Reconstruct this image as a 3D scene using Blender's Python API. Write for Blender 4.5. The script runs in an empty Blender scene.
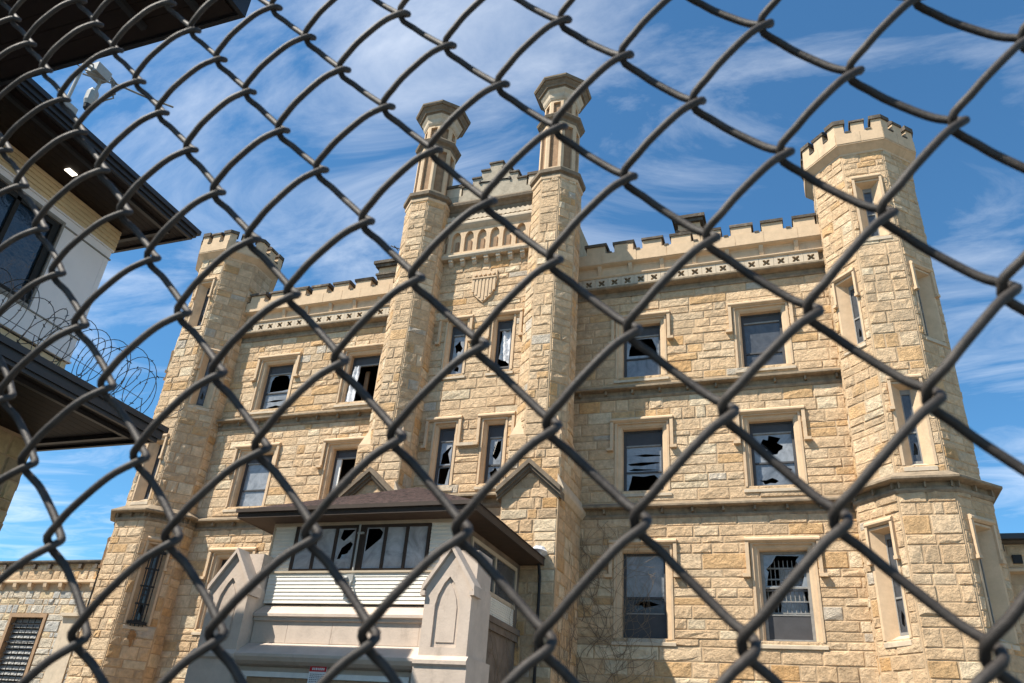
import bpy, bmesh, math, random
from mathutils import Vector, Matrix
from mathutils.noise import noise as pnoise

random.seed(7)
scene = bpy.context.scene
C = scene.collection

# ---------------------------------------------------------------- camera
CAM = Vector((8.3634, -19.647, 1.6))
cam_d = bpy.data.cameras.new('camera')
cam = bpy.data.objects.new('camera', cam_d); C.objects.link(cam)
cr = Vector((0.94114236, 0.33044896, 0.07109528))
cu = Vector((0.10122725, -0.47622857, 0.87347547))
cf = Vector((-0.32249667, 0.81486799, 0.48164932))
m = Matrix((cr, cu, -cf)).transposed().to_4x4(); m.translation = CAM
cam.matrix_world = m
cam_d.sensor_width = 36.0
cam_d.lens = 784.4157 / 1024 * 36.0
cam_d.clip_start = 0.02; cam_d.clip_end = 3000
cam_d.dof.use_dof = True
cam_d.dof.focus_distance = 12.0
cam_d.dof.aperture_fstop = 22.0
scene.camera = cam
FPX = 784.4157
def project(p):
    d = Vector(p) - CAM; z = d.dot(cf)
    if z <= 0.01: return None
    return 512 + FPX*d.dot(cr)/z, 341.5 - FPX*d.dot(cu)/z

# ---------------------------------------------------------------- sky, sun, exposure
SUN_AZ, SUN_EL = math.radians(47), math.radians(53)
world = bpy.data.worlds.new('World'); scene.world = world; world.use_nodes = True
wn = world.node_tree; wn.nodes.clear()
def wnode(t, **k):
    n = wn.nodes.new(t)
    for a, b in k.items(): setattr(n, a, b)
    return n
sky = wnode('ShaderNodeTexSky', sky_type='NISHITA', sun_disc=False)
sky.sun_elevation = SUN_EL; sky.sun_rotation = math.pi + SUN_AZ
sky.altitude = 200; sky.air_density = 1.0; sky.dust_density = 0.05; sky.ozone_density = 1.0
tc = wnode('ShaderNodeTexCoord')
sep = wnode('ShaderNodeSeparateXYZ'); wn.links.new(tc.outputs['Generated'], sep.inputs[0])
zmax = wnode('ShaderNodeMath', operation='MAXIMUM'); wn.links.new(sep.outputs[2], zmax.inputs[0]); zmax.inputs[1].default_value = 0.06
dx = wnode('ShaderNodeMath', operation='DIVIDE'); wn.links.new(sep.outputs[0], dx.inputs[0]); wn.links.new(zmax.outputs[0], dx.inputs[1])
dy = wnode('ShaderNodeMath', operation='DIVIDE'); wn.links.new(sep.outputs[1], dy.inputs[0]); wn.links.new(zmax.outputs[0], dy.inputs[1])
comb = wnode('ShaderNodeCombineXYZ'); wn.links.new(dx.outputs[0], comb.inputs[0]); wn.links.new(dy.outputs[0], comb.inputs[1])
mp = wnode('ShaderNodeMapping'); wn.links.new(comb.outputs[0], mp.inputs[0])
mp.inputs['Rotation'].default_value = (0, 0, math.radians(38)); mp.inputs['Scale'].default_value = (0.75, 1.6, 1)
mp.inputs['Location'].default_value = (1.7, 0.9, 0)
nz = wnode('ShaderNodeTexNoise'); nz.inputs['Scale'].default_value = 1.9; nz.inputs['Detail'].default_value = 9; nz.inputs['Roughness'].default_value = 0.62; nz.inputs['Distortion'].default_value = 0.9
wn.links.new(mp.outputs[0], nz.inputs['Vector'])
nz2 = wnode('ShaderNodeTexNoise'); nz2.inputs['Scale'].default_value = 0.75; nz2.inputs['Detail'].default_value = 3
wn.links.new(mp.outputs[0], nz2.inputs['Vector'])
mul = wnode('ShaderNodeMath', operation='MULTIPLY'); wn.links.new(nz.outputs['Fac'], mul.inputs[0]); wn.links.new(nz2.outputs['Fac'], mul.inputs[1])
ramp = wnode('ShaderNodeValToRGB'); wn.links.new(mul.outputs[0], ramp.inputs[0])
ramp.color_ramp.elements[0].position = 0.222; ramp.color_ramp.elements[0].color = (0, 0, 0, 1)
ramp.color_ramp.elements[1].position = 0.55; ramp.color_ramp.elements[1].color = (0.8, 0.8, 0.8, 1)
mixs = wnode('ShaderNodeMix', data_type='RGBA')
wn.links.new(ramp.outputs[0], mixs.inputs[0]); tint = wnode('ShaderNodeMix', data_type='RGBA', blend_type='MULTIPLY'); tint.inputs[0].default_value = 1; tint.inputs[7].default_value = (0.52, 0.95, 1.15, 1)
wn.links.new(sky.outputs[0], tint.inputs[6]); wn.links.new(tint.outputs[2], mixs.inputs[6]); mixs.inputs[7].default_value = (8.6, 8.9, 9.3, 1)
bg = wnode('ShaderNodeBackground'); wn.links.new(mixs.outputs[2], bg.inputs[0]); bg.inputs[1].default_value = 0.085
wo = wnode('ShaderNodeOutputWorld'); wn.links.new(bg.outputs[0], wo.inputs[0])

sun_d = bpy.data.lights.new('sun', 'SUN'); sun = bpy.data.objects.new('sun', sun_d); C.objects.link(sun)
sun_d.energy = 4.7; sun_d.angle = math.radians(0.53); sun_d.color = (1.0, 0.93, 0.82)
L = Vector((math.sin(SUN_AZ)*math.cos(SUN_EL), math.cos(SUN_AZ)*math.cos(SUN_EL), -math.sin(SUN_EL)))
sun.rotation_euler = L.to_track_quat('-Z', 'Y').to_euler(); sun.location = (-20, -30, 40)
vs = scene.view_settings
vs.view_transform = 'Standard'; vs.look = 'None'; vs.exposure = 0.9; vs.gamma = 1; vs.use_curve_mapping = False

# ---------------------------------------------------------------- materials
def mat(name, col, rough=0.85, var=0.25, vscale=3.0, bump=0.0, bscale=20.0, attr=None, stain=None, spec=0.3, metal=0.0, stain_scale=1.2, stain_lo=0.5):
    """procedural surface: colour x soft noise, optional stain colour with its own blotchy shape, fine bump"""
    mt = bpy.data.materials.new(name); mt.use_nodes = True
    nt = mt.node_tree; N = nt.nodes; K = nt.links
    b = N['Principled BSDF']; b.inputs['Roughness'].default_value = rough
    b.inputs['Specular IOR Level'].default_value = spec; b.inputs['Metallic'].default_value = metal
    geo = N.new('ShaderNodeNewGeometry')
    n1 = N.new('ShaderNodeTexNoise'); n1.inputs['Scale'].default_value = vscale; n1.inputs['Detail'].default_value = 6; n1.inputs['Roughness'].default_value = 0.65
    K.new(geo.outputs['Position'], n1.inputs['Vector'])
    mr = N.new('ShaderNodeMapRange'); mr.inputs['From Min'].default_value = 0.25; mr.inputs['From Max'].default_value = 0.75
    mr.inputs['To Min'].default_value = 1 - var; mr.inputs['To Max'].default_value = 1 + var*0.7
    K.new(n1.outputs['Fac'], mr.inputs['Value'])
    mx = N.new('ShaderNodeMix'); mx.data_type = 'RGBA'; mx.blend_type = 'MULTIPLY'; mx.inputs[0].default_value = 1
    if attr:
        at = N.new('ShaderNodeAttribute'); at.attribute_name = attr; K.new(at.outputs['Color'], mx.inputs[6])
    else:
        mx.inputs[6].default_value = (*col, 1)
    K.new(mr.outputs[0], mx.inputs[7])
    out = mx.outputs[2]
    if stain:
        mpn = N.new('ShaderNodeMapping'); mpn.inputs['Scale'].default_value = (1, 1, 0.45); K.new(geo.outputs['Position'], mpn.inputs[0])
        n2 = N.new('ShaderNodeTexNoise'); n2.inputs['Scale'].default_value = stain_scale; n2.inputs['Detail'].default_value = 7; n2.inputs['Roughness'].default_value = 0.7
        K.new(mpn.outputs[0], n2.inputs['Vector'])
        rp = N.new('ShaderNodeMapRange'); rp.inputs['From Min'].default_value = stain_lo; rp.inputs['From Max'].default_value = stain_lo + 0.22; rp.inputs['To Max'].default_value = 0.75
        K.new(n2.outputs['Fac'], rp.inputs['Value'])
        m2 = N.new('ShaderNodeMix'); m2.data_type = 'RGBA'; m2.inputs[7].default_value = (*stain, 1)
        K.new(rp.outputs[0], m2.inputs[0]); K.new(out, m2.inputs[6]); out = m2.outputs[2]
    K.new(out, b.inputs['Base Color'])
    if bump:
        n3 = N.new('ShaderNodeTexNoise'); n3.inputs['Scale'].default_value = bscale; n3.inputs['Detail'].default_value = 8; n3.inputs['Roughness'].default_value = 0.7
        K.new(geo.outputs['Position'], n3.inputs['Vector'])
        bp = N.new('ShaderNodeBump'); bp.inputs['Strength'].default_value = 1.0; bp.inputs['Distance'].default_value = bump
        K.new(n3.outputs['Fac'], bp.inputs['Height']); K.new(bp.outputs[0], b.inputs['Normal'])
    return mt

STONE = mat('rock_faced_limestone', (.5, .36, .2), 0.92, 0.34, 6.0, 0.07, 9.0, attr='tone', stain=(.33, .275, .2), stain_scale=0.8, stain_lo=0.56)
MORTAR = mat('mortar', (.47, .335, .205), 0.95, 0.25, 5, 0.01, 30)
TRIM = mat('dressed_limestone', (.57, .415, .265), 0.88, 0.16, 4, 0.006, 25, stain=(.24, .19, .135), stain_scale=1.6, stain_lo=0.57)
PALE = mat('pale_weathered_limestone', (.52, .425, .31), 0.88, 0.18, 5, 0.006, 25, stain=(.22, .19, .15), stain_scale=2.4, stain_lo=0.55)
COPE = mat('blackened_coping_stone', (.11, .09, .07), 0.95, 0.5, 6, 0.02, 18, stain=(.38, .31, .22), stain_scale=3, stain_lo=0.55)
COURSE = mat('stained_shade_dark_limestone', (.27, .208, .14), 0.92, 0.4, 5, 0.01, 20, stain=(.1, .078, .056), stain_scale=2.6, stain_lo=0.5)  # stained stone, coloured darker still so the undersides read as shaded bands
GREYST = mat('grey_dirty_limestone', (.36, .31, .235), 0.93, 0.3, 4, 0.012, 18, stain=(.15, .125, .095), stain_scale=3, stain_lo=0.54)
WEATH = mat('brown_weathered_limestone', (.19, .148, .104), 0.93, 0.35, 5, 0.012, 18, stain=(.1, .08, .06), stain_scale=3, stain_lo=0.53)
DEEP = mat('shade_toned_recess_stone', (.2, .155, .105), 0.95, 0.4, 5, 0.01, 20)  # darker tone for recess backs, standing in for the shade there
RED = mat('reddish_sandstone_panel', (.3, .19, .11), 0.9, 0.3, 6, 0.008, 25)
ORANGE = mat('rusty_stain_on_stone', (.34, .18, .075), 0.95, 0.4, 12)
FRAME = mat('charcoal_painted_frame', (.055, .055, .058), 0.55, 0.2, 8)
GREYF = mat('weathered_grey_sash', (.24, .235, .22), 0.7, 0.25, 10)
PANEL = mat('grey_blind_panel', (.06, .058, .06), 0.6, 0.2, 4)
WHITEP = mat('white_paint', (.72, .71, .67), 0.6, 0.12, 6)
SHEET = mat('torn_white_plastic_sheet', (.62, .63, .65), 0.4, 0.3, 9, 0.02, 12)
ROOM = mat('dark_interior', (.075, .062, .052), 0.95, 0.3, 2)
IRON = mat('black_iron', (.02, .02, .02), 0.7, 0.4, 20)
BROWN = mat('dark_brown_fascia', (.05, .036, .028), 0.55, 0.2, 5)
SOFF = mat('brown_porch_soffit', (.062, .042, .03), 0.8, 0.25, 6)
BEIGE = mat('beige_trim_board', (.46, .38, .28), 0.7, 0.15, 5)
SIDING = mat('off_white_siding', (.74, .71, .63), 0.6, 0.1, 3, stain=(.4, .35, .28), stain_scale=2, stain_lo=0.62)
CONC = mat('pinkish_cut_stone', (.55, .455, .375), 0.88, 0.16, 3, 0.006, 20, stain=(.25, .2, .16), stain_scale=2.2, stain_lo=0.57)
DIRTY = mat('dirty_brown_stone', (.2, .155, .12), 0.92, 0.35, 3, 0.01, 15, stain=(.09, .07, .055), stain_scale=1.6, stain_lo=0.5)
SHING = mat('brown_asphalt_shingles', (.06, .036, .031), 0.95, 1.3, 11, 0.05, 14)
WIRE = mat('weathered_dark_fence_wire', (.033, .027, .023), 0.6, 0.5, 120, 0.0003, 500, spec=0.35, stain=(.085, .07, .058), stain_scale=60, stain_lo=0.52)
RAZOR = mat('galvanised_razor_wire', (.13, .13, .135), 0.45, 0.3, 30, metal=0.6, spec=0.5)
BARK = mat('dry_vine_stem', (.2, .145, .095), 0.9, 0.3, 20)
CLAD = mat('pale_cedar_cladding', (.62, .49, .3), 0.6, 0.14, 3)
WPAN = mat('white_render_panel', (.74, .74, .76), 0.6, 0.05, 2)
DKMET = mat('dark_grey_metal_fascia', (.02, .02, .023), 0.45, 0.15, 4, spec=0.5)
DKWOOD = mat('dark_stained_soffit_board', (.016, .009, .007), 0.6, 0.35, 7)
TARBLK = mat('black_roofing', (.02, .018, .018), 0.85, 0.2, 4)
RUBBLE = mat('rubble_stone', (.42, .3, .17), 0.92, 0.3, 6, 0.03, 12, attr='tone')
GRAVEL = mat('dusty_concrete_ground', (.2, .18, .15), 0.95, 0.3, 2, 0.02, 15)
CAMW = mat('white_camera_housing', (.36, .36, .34), 0.5, 0.15, 20)
SIGNW = mat('sign_white', (.75, .75, .76), 0.5, 0.05, 10)
SIGNR = mat('sign_red', (.55, .03, .04), 0.5, 0.1, 10)
WOODF = mat('brown_timber_frame', (.33, .21, .12), 0.7, 0.25, 10)

def glass(name, col, rough, alpha, spec=0.6):
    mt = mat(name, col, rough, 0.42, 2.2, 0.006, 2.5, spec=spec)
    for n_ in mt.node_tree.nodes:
        if n_.type == 'TEX_NOISE': n_.inputs['Distortion'].default_value = 1.6; n_.inputs['Detail'].default_value = 4  # swirled colour noise imitates wavy reflections in the panes
    nt = mt.node_tree; b = nt.nodes['Principled BSDF']; o = nt.nodes['Material Output']
    tr = nt.nodes.new('ShaderNodeBsdfTransparent'); ms = nt.nodes.new('ShaderNodeMixShader'); ms.inputs[0].default_value = alpha
    nt.links.new(tr.outputs[0], ms.inputs[1]); nt.links.new(b.outputs[0], ms.inputs[2]); nt.links.new(ms.outputs[0], o.inputs['Surface'])
    return mt
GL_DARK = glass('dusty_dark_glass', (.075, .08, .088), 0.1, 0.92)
GL_PALE = glass('pale_glass_dust_and_reflection', (.27, .285, .3), 0.14, 0.93)  # dust tone lightened to stand in for reflections
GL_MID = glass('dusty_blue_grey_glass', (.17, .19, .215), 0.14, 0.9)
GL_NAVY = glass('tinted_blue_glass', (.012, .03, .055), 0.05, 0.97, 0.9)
GL_SKY = glass('porch_glass_film_and_sky_reflection', (.5, .51, .53), 0.1, 0.9, 1.0)  # film, with the sky reflection painted in as a pale base colour

# ---------------------------------------------------------------- mesh helpers
class MB:
    def __init__(s): s.v = []; s.f = []; s.c = []
    def add(s, vs, fs, col=None):
        o = len(s.v); s.v += [tuple(p) for p in vs]; s.f += [tuple(i+o for i in f) for f in fs]
        s.c += [col or (1, 1, 1)]*len(vs); return s
    def box(s, x0, x1, y0, y1, z0, z1, col=None):
        return s.add([(x0,y0,z0),(x1,y0,z0),(x1,y1,z0),(x0,y1,z0),(x0,y0,z1),(x1,y0,z1),(x1,y1,z1),(x0,y1,z1)],
                     [(0,3,2,1),(4,5,6,7),(0,1,5,4),(1,2,6,5),(2,3,7,6),(3,0,4,7)], col)
    def tube(s, pts, r, n=6, closed=False, radii=None):
        pts = [Vector(p) for p in pts]; k = len(pts); o = len(s.v)
        prev = None
        for i, p in enumerate(pts):
            t = (pts[min(i+1, k-1)] - pts[max(i-1, 0)]).normalized()
            if prev is None:
                a = t.cross(Vector((0, 0, 1)));
                if a.length < 1e-4: a = t.cross(Vector((0, 1, 0)))
            else: a = prev - t*prev.dot(t)
            a.normalize(); prev = a; b = t.cross(a)
            rr = radii[i] if radii else r
            for j in range(n):
                q = 2*math.pi*j/n; s.v.append(tuple(p + (a*math.cos(q) + b*math.sin(q))*rr)); s.c.append((1, 1, 1))
        for i in range(k-1):
            for j in range(n):
                s.f.append((o+i*n+j, o+i*n+(j+1) % n, o+(i+1)*n+(j+1) % n, o+(i+1)*n+j))
        s.f.append(tuple(o+j for j in range(n))[::-1]); s.f.append(tuple(o+(k-1)*n+j for j in range(n)))
        return s

class Fr:
    """a vertical face: s along it, d out of it, z up"""
    def __init__(s, P, t, n): s.P = Vector(P); s.t = Vector(t).normalized(); s.n = Vector(n).normalized()
    def p(s, a, d, z): q = s.P + s.t*a + s.n*d; return (q.x, q.y, q.z + z)
    def box(s, mb, s0, s1, d0, d1, z0, z1, col=None):
        return mb.add([s.p(a, d, z) for z in (z0, z1) for a, d in ((s0, d1), (s1, d1), (s1, d0), (s0, d0))],
                      [(0,3,2,1),(4,5,6,7),(0,1,5,4),(1,2,6,5),(2,3,7,6),(3,0,4,7)], col)
    def extr(s, mb, prof, s0, s1, col=None):
        n = len(prof)
        return mb.add([s.p(s0, d, z) for d, z in prof] + [s.p(s1, d, z) for d, z in prof],
                      [(i, (i+1) % n, n+(i+1) % n, n+i) for i in range(n)] + [tuple(range(n))[::-1], tuple(range(n, 2*n))], col)
    def poly(s, mb, pts, d0, d1, col=None):
        """outline in (s,z) extruded from d0 to d1"""
        n = len(pts)
        return mb.add([s.p(a, d1, z) for a, z in pts] + [s.p(a, d0, z) for a, z in pts],
                      [tuple(range(n)), tuple(range(n, 2*n))[::-1]] + [(i, n+i, n+(i+1) % n, (i+1) % n) for i in range(n)], col)

def front(y, x0=0.0): return Fr((x0, y, 0), (1, 0, 0), (0, -1, 0))
def octf(cx, cy, r, k):
    """k-th face of an octagon: 0 front, -1 front-left, 1 front-right, 2 right, -2 left ..."""
    a = math.radians(-90 + 45*k); n = Vector((math.cos(a), math.sin(a), 0))
    return Fr(Vector((cx, cy, 0)) + n*r, (-n.y, n.x, 0), n)

T22 = math.tan(math.pi/8)
def ring(cx, cy, r, z):
    R = r/math.cos(math.pi/8)
    return [(cx + R*math.cos(math.radians(22.5+45*i)), cy + R*math.sin(math.radians(22.5+45*i)), z) for i in range(8)]
def oct_stack(mb, cx, cy, prof, col=None):
    vs = []; fs = []
    for r, z in prof: vs += ring(cx, cy, r, z)
    for k in range(len(prof)-1):
        for i in range(8): fs.append((k*8+i, k*8+(i+1) % 8, (k+1)*8+(i+1) % 8, (k+1)*8+i))
    fs.append(tuple(range(8))[::-1]); fs.append(tuple(range((len(prof)-1)*8, len(prof)*8)))
    return mb.add(vs, fs, col)

def obj(name, mb, material, parent=None, smooth=False, kind=None, data=None, base=None):
    if data is None:
        me = bpy.data.meshes.new(name)
        me.from_pydata(mb.v, [], mb.f)
        if material in (STONE, RUBBLE):
            ca = me.color_attributes.new('tone', 'FLOAT_COLOR', 'POINT')
            flat = [x for c in mb.c for x in (c[0], c[1], c[2], 1.0)]
            ca.data.foreach_set('color', flat)
        me.materials.append(material)
        if smooth: me.polygons.foreach_set('use_smooth', [True]*len(me.polygons))
        me.update()
    else: me = data
    o = bpy.data.objects.new(name, me); C.objects.link(o)
    if parent:
        o.parent = parent
        b = parent.matrix_basis.translation
        root = parent
        while root.parent: root = root.parent
        if root is parent: o.location = -root.location   # mesh written in world coordinates
    if kind: o['kind'] = kind
    return o
def thing(name, label, cat, loc=(0, 0, 0), group=None):
    o = bpy.data.objects.new(name, None); C.objects.link(o); o.location = loc; o.empty_display_size = 0.3
    return tag(o, label, cat, group)
def tag(o, label, cat, group=None):
    o['label'] = label; o['category'] = cat
    if group: o['group'] = group
    return o

# ---------------------------------------------------------------- walls and stones
def wall(mb, fr, s0, s1, z0, z1, opens, th=0.45):
    """a wall of real thickness with rectangular openings (s0,s1,z0,z1)"""
    S = sorted({s0, s1, *[o[0] for o in opens], *[o[1] for o in opens]})
    Z = sorted({z0, z1, *[o[2] for o in opens], *[o[3] for o in opens]})
    def hole(a, b): return any(o[0]-1e-6 <= a and b[0] <= 0 for o in ())
    def inside(a, z): return any(o[0] < a < o[1] and o[2] < z < o[3] for o in opens)
    for i in range(len(S)-1):
        for j in range(len(Z)-1):
            if inside((S[i]+S[i+1])/2, (Z[j]+Z[j+1])/2): continue
            q = [(S[i], Z[j]), (S[i+1], Z[j]), (S[i+1], Z[j+1]), (S[i], Z[j+1])]
            mb.add([fr.p(a, 0, z) for a, z in q], [(0, 1, 2, 3)])
            mb.add([fr.p(a, -th, z) for a, z in q], [(3, 2, 1, 0)])
    for o in opens + [(s0, s1, z0, z1)]:
        q = [(o[0], o[2]), (o[1], o[2]), (o[1], o[3]), (o[0], o[3])]
        for k in range(4):
            a, b = q[k], q[(k+1) % 4]
            mb.add([fr.p(a[0], 0, a[1]), fr.p(b[0], 0, b[1]), fr.p(b[0], -th, b[1]), fr.p(a[0], -th, a[1])], [(0, 1, 2, 3)])
    return mb

PAL = [((.61, .432, .262), 6), ((.59, .41, .242), 6), ((.63, .465, .295), 5), ((.58, .37, .185), 2.6), ((.63, .50, .335), 1.8), ((.52, .37, .225), 2.4), ((.50, .425, .33), 0.5), ((.56, .335, .15), 0.45)]
GPAL = [((.47, .42, .34), 5), ((.52, .44, .33), 4), ((.40, .38, .34), 3), ((.55, .43, .27), 3)]
def tone(pal=PAL):
    c = random.choices([p[0] for p in pal], [p[1] for p in pal])[0]; k = random.uniform(.9, 1.1)
    return tuple(x*k for x in c)

STONES = []      # (verts, faces, colour, centre, size) gathered for the prison building
def one_stone(fr, a0, a1, z0, z1, col, rel=1.0, base=0.0):
    g = 0.004; a0 += g; a1 -= g; z0 += g; z1 -= g
    w, h = a1-a0, z1-z0
    mS = min(.028, w*.16); mZ = min(.022, h*.14)
    S = [a0, a0+mS, a0+w*.36, a0+w*.66, a1-mS, a1]; Z = [z0, z0+mZ, z0+h*.5, z1-mZ, z1]
    flat = random.random() < .28
    amp = (.006 if flat else random.uniform(.011, .03))*rel
    tilt = random.uniform(-.5, .5); tz = random.uniform(-.35, .6)
    vs = []
    for j, z in enumerate(Z):
        for i, a in enumerate(S):
            if i in (0, 5) or j in (0, 4): d = -.01
            else:
                u = (a-a0)/w - .5; v = (z-z0)/h - .5
                edge = i in (1, 4) or j in (1, 3)
                d = .006 + (amp*random.uniform(.25, .95) if edge else amp*random.uniform(.5, 1.5)) + amp*(tilt*u + tz*v)
                if i not in (1, 4): a = a + random.uniform(-.09, .09)*w
                if j == 2: z = z + random.uniform(-.2, .2)*h
            vs.append(fr.p(a, base + d, z))
    fs = [(j*6+i, j*6+i+1, (j+1)*6+i+1, (j+1)*6+i) for j in range(4) for i in range(5)]
    return vs, fs, col, fr.p((a0+a1)/2, base, (z0+z1)/2), (w, h), fr.n

def courses(fr, s0, s1, z0, z1, opens=(), brk=(), hgt=(.21, .32), wid=(.42, 1.05), rel=1.0, base=0.0, pal=PAL, sink=None, lim=None):
    """lay coursed stones between z0 and z1, keeping clear of the openings"""
    sink = STONES if sink is None else sink
    B = sorted({z0, z1, *[b for b in brk if z0 < b < z1]})
    for lo, hi in zip(B[:-1], B[1:]):
        n = max(1, round((hi-lo)/random.uniform(hgt[0]+.03, hgt[1]-.02)))
        ws = [random.uniform(.62, 1.38) for _ in range(n)]; tot = sum(ws); z = lo
        for w_ in ws:
            zt = z + (hi-lo)*w_/tot
            a0, a1 = (s0, s1) if lim is None else lim(z, zt)
            iv = [(a0, a1)] if a1-a0 > .06 else []
            for o in opens:
                if o[3] <= z+.02 or o[2] >= zt-.02: continue
                nv = []
                for a, b in iv:
                    if o[1] <= a or o[0] >= b: nv.append((a, b)); continue
                    if o[0]-a > .04: nv.append((a, o[0]))
                    if b-o[1] > .04: nv.append((o[1], b))
                iv = nv
            for a, b in iv:
                k = max(1, round((b-a)/random.uniform(*wid)))
                cs = [random.uniform(.5, 1.5) for _ in range(k)]; t2 = sum(cs); x = a
                for c in cs:
                    xe = x + (b-a)*c/t2
                    sink.append(one_stone(fr, x, xe, z, zt, tone(pal), rel, base)); x = xe
            z = zt

def emit_stones(lst, parent, material, limit=300, name='stone'):
    """the stones that show largest become parts of their own, the rest one joined part"""
    def score(s):
        q = project(s[3])
        if not q or not (0 < q[0] < 1024 and 0 < q[1] < 683): return -1
        d = Vector(s[3]) - CAM
        return s[4][0]*s[4][1]*max(0.0, -d.normalized().dot(s[5]))/d.length_squared
    order = sorted(lst, key=score, reverse=True)
    for s in order[:limit]:
        mb = MB(); mb.add(s[0], s[1], s[2]); obj(name, mb, material, parent)
    if len(order) > limit:
        mb = MB()
        for s in order[limit:]: mb.add(s[0], s[1], s[2])
        obj('stonework', mb, material, parent, kind='stuff')

# ---------------------------------------------------------------- windows
def fill_poly(outer, holes, fr, d, th, name, material, parent):
    """flat sheet with jagged holes, of real thickness"""
    bm = bmesh.new(); edges = []
    for loop in [outer] + holes:
        vs = [bm.verts.new(fr.p(a, d, z)) for a, z in loop]
        edges += [bm.edges.new((vs[i], vs[(i+1) % len(vs)])) for i in range(len(vs))]
    bmesh.ops.triangle_fill(bm, use_beauty=True, use_dissolve=False, edges=edges, normal=fr.n)
    r = bmesh.ops.extrude_face_region(bm, geom=bm.faces[:])
    for e in r['geom']:
        if isinstance(e, bmesh.types.BMVert): e.co += fr.n*(-th)
    bmesh.ops.recalc_face_normals(bm, faces=bm.faces[:])
    me = bpy.data.meshes.new(name); bm.to_mesh(me); bm.free(); me.materials.append(material)
    return obj(name, None, None, parent, data=me)
def jag(ca, cz, ra, rz, n, seed, up=0.0):
    rd = random.Random(seed); pts = []
    for i in range(n):
        q = 2*math.pi*i/n + rd.uniform(-.18, .18); k = rd.uniform(.38, .85) if i % 2 else rd.uniform(.8, 1.05)
        pts.append((ca + ra*k*math.cos(q), cz + rz*k*math.sin(q) + up))
    return pts
def rect(a0, a1, z0, z1): return [(a0, z0), (a1, z0), (a1, z1), (a0, z1)]
def crumple(name, fr, corners, d0, amp, material, parent, seed, nu=7, nv=11):
    """loose hanging sheet: corners (s,z) bl, br, tr, tl"""
    rd = random.Random(seed); bl, br, tr, tl = corners; vs = []
    for j in range(nv):
        v = j/(nv-1)
        for i in range(nu):
            u = i/(nu-1)
            a = (bl[0]*(1-u)+br[0]*u)*(1-v) + (tl[0]*(1-u)+tr[0]*u)*v; z = (bl[1]*(1-u)+br[1]*u)*(1-v) + (tl[1]*(1-u)+tr[1]*u)*v
            vs.append(fr.p(a + rd.uniform(-.01, .01), d0 + amp*math.sin(u*9+seed+v*2.5) + rd.uniform(-amp, amp)*.5, z + rd.uniform(-.015, .015)))
    n = len(vs)
    vs += [tuple(Vector(p) - fr.n*.004) for p in vs]
    fs = [(j*nu+i, j*nu+i+1, (j+1)*nu+i+1, (j+1)*nu+i) for j in range(nv-1) for i in range(nu-1)]
    fs += [tuple(n+k for k in f[::-1]) for f in fs]
    mb = MB(); mb.add(vs, fs); return obj(name, mb, material, parent, smooth=True)

def surround(parent, fr, c, hw, zs, zh, ow, recess=0.22, sill=True, ot=.17):
    """splayed dressed-stone frame round an opening"""
    mb = MB(); o0, o1 = hw+ow, hw
    zo = zh + ot
    def ringq(A, B):  # A,B: (halfwidth, ztop, depth)
        for (a0, z0, a1, z1) in ((-1, 0, -1, 1), (-1, 1, 1, 1), (1, 1, 1, 0)):
            pass
    prof = [(o0, zo, -.03), (o0, zo, .03), (o0-.055, zo-.05, .03), (o0-.065, zo-.06, -.03), (o1+.045, zh+.05, -.045), (o1, zh, -.1), (o1, zh, -recess-.06), (o0, zo, -recess-.06)]
    pts = []
    for w, z, d in prof:
        pts += [fr.p(c-w, d, zs-.02), fr.p(c-w, d, z), fr.p(c+w, d, z), fr.p(c+w, d, zs-.02)]
    n = len(prof); fs = []
    for k in range(n):
        k2 = (k+1) % n
        for i in range(3): fs.append((k*4+i, k*4+i+1, k2*4+i+1, k2*4+i))
    mb.add(pts, fs)
    obj('window_surround', mb, TRIM, parent)
    if sill:
        mb = MB(); fr.extr(mb, [(-.3, zs), (-.2, zs), (.03, zs-.09), (.05, zs-.1), (.05, zs-.17), (-.3, zs-.17)], c-o0-.04, c+o0+.04)
        obj('window_sill', mb, PALE, parent)
def hood(parent, fr, c, hw, zt, drop, w=.085, proj=.12, m=TRIM, legs=(-1, 1), ret=.09):
    mb = MB()
    prof = [(-.02, zt+.02), (proj*.55, zt+.02), (proj, zt-.03), (proj, zt-.07), (proj*.45, zt-.115), (-.02, zt-.115)]
    fr.extr(mb, prof, c-hw, c+hw)
    for sg in legs:
        a, b = sorted((c+sg*hw, c+sg*(hw-w)))
        fr.poly(mb, [(a, zt-drop), (b, zt-drop), (b, zt-.1), (a, zt-.1)], -.02, proj*.8)
        a, b = sorted((c+sg*(hw+ret), c+sg*(hw-w)))
        fr.box(mb, a, b, -.02, proj*1.15, zt-drop-.075, zt-drop+.002)
    return obj('hood_mould', mb, m, parent)

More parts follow.
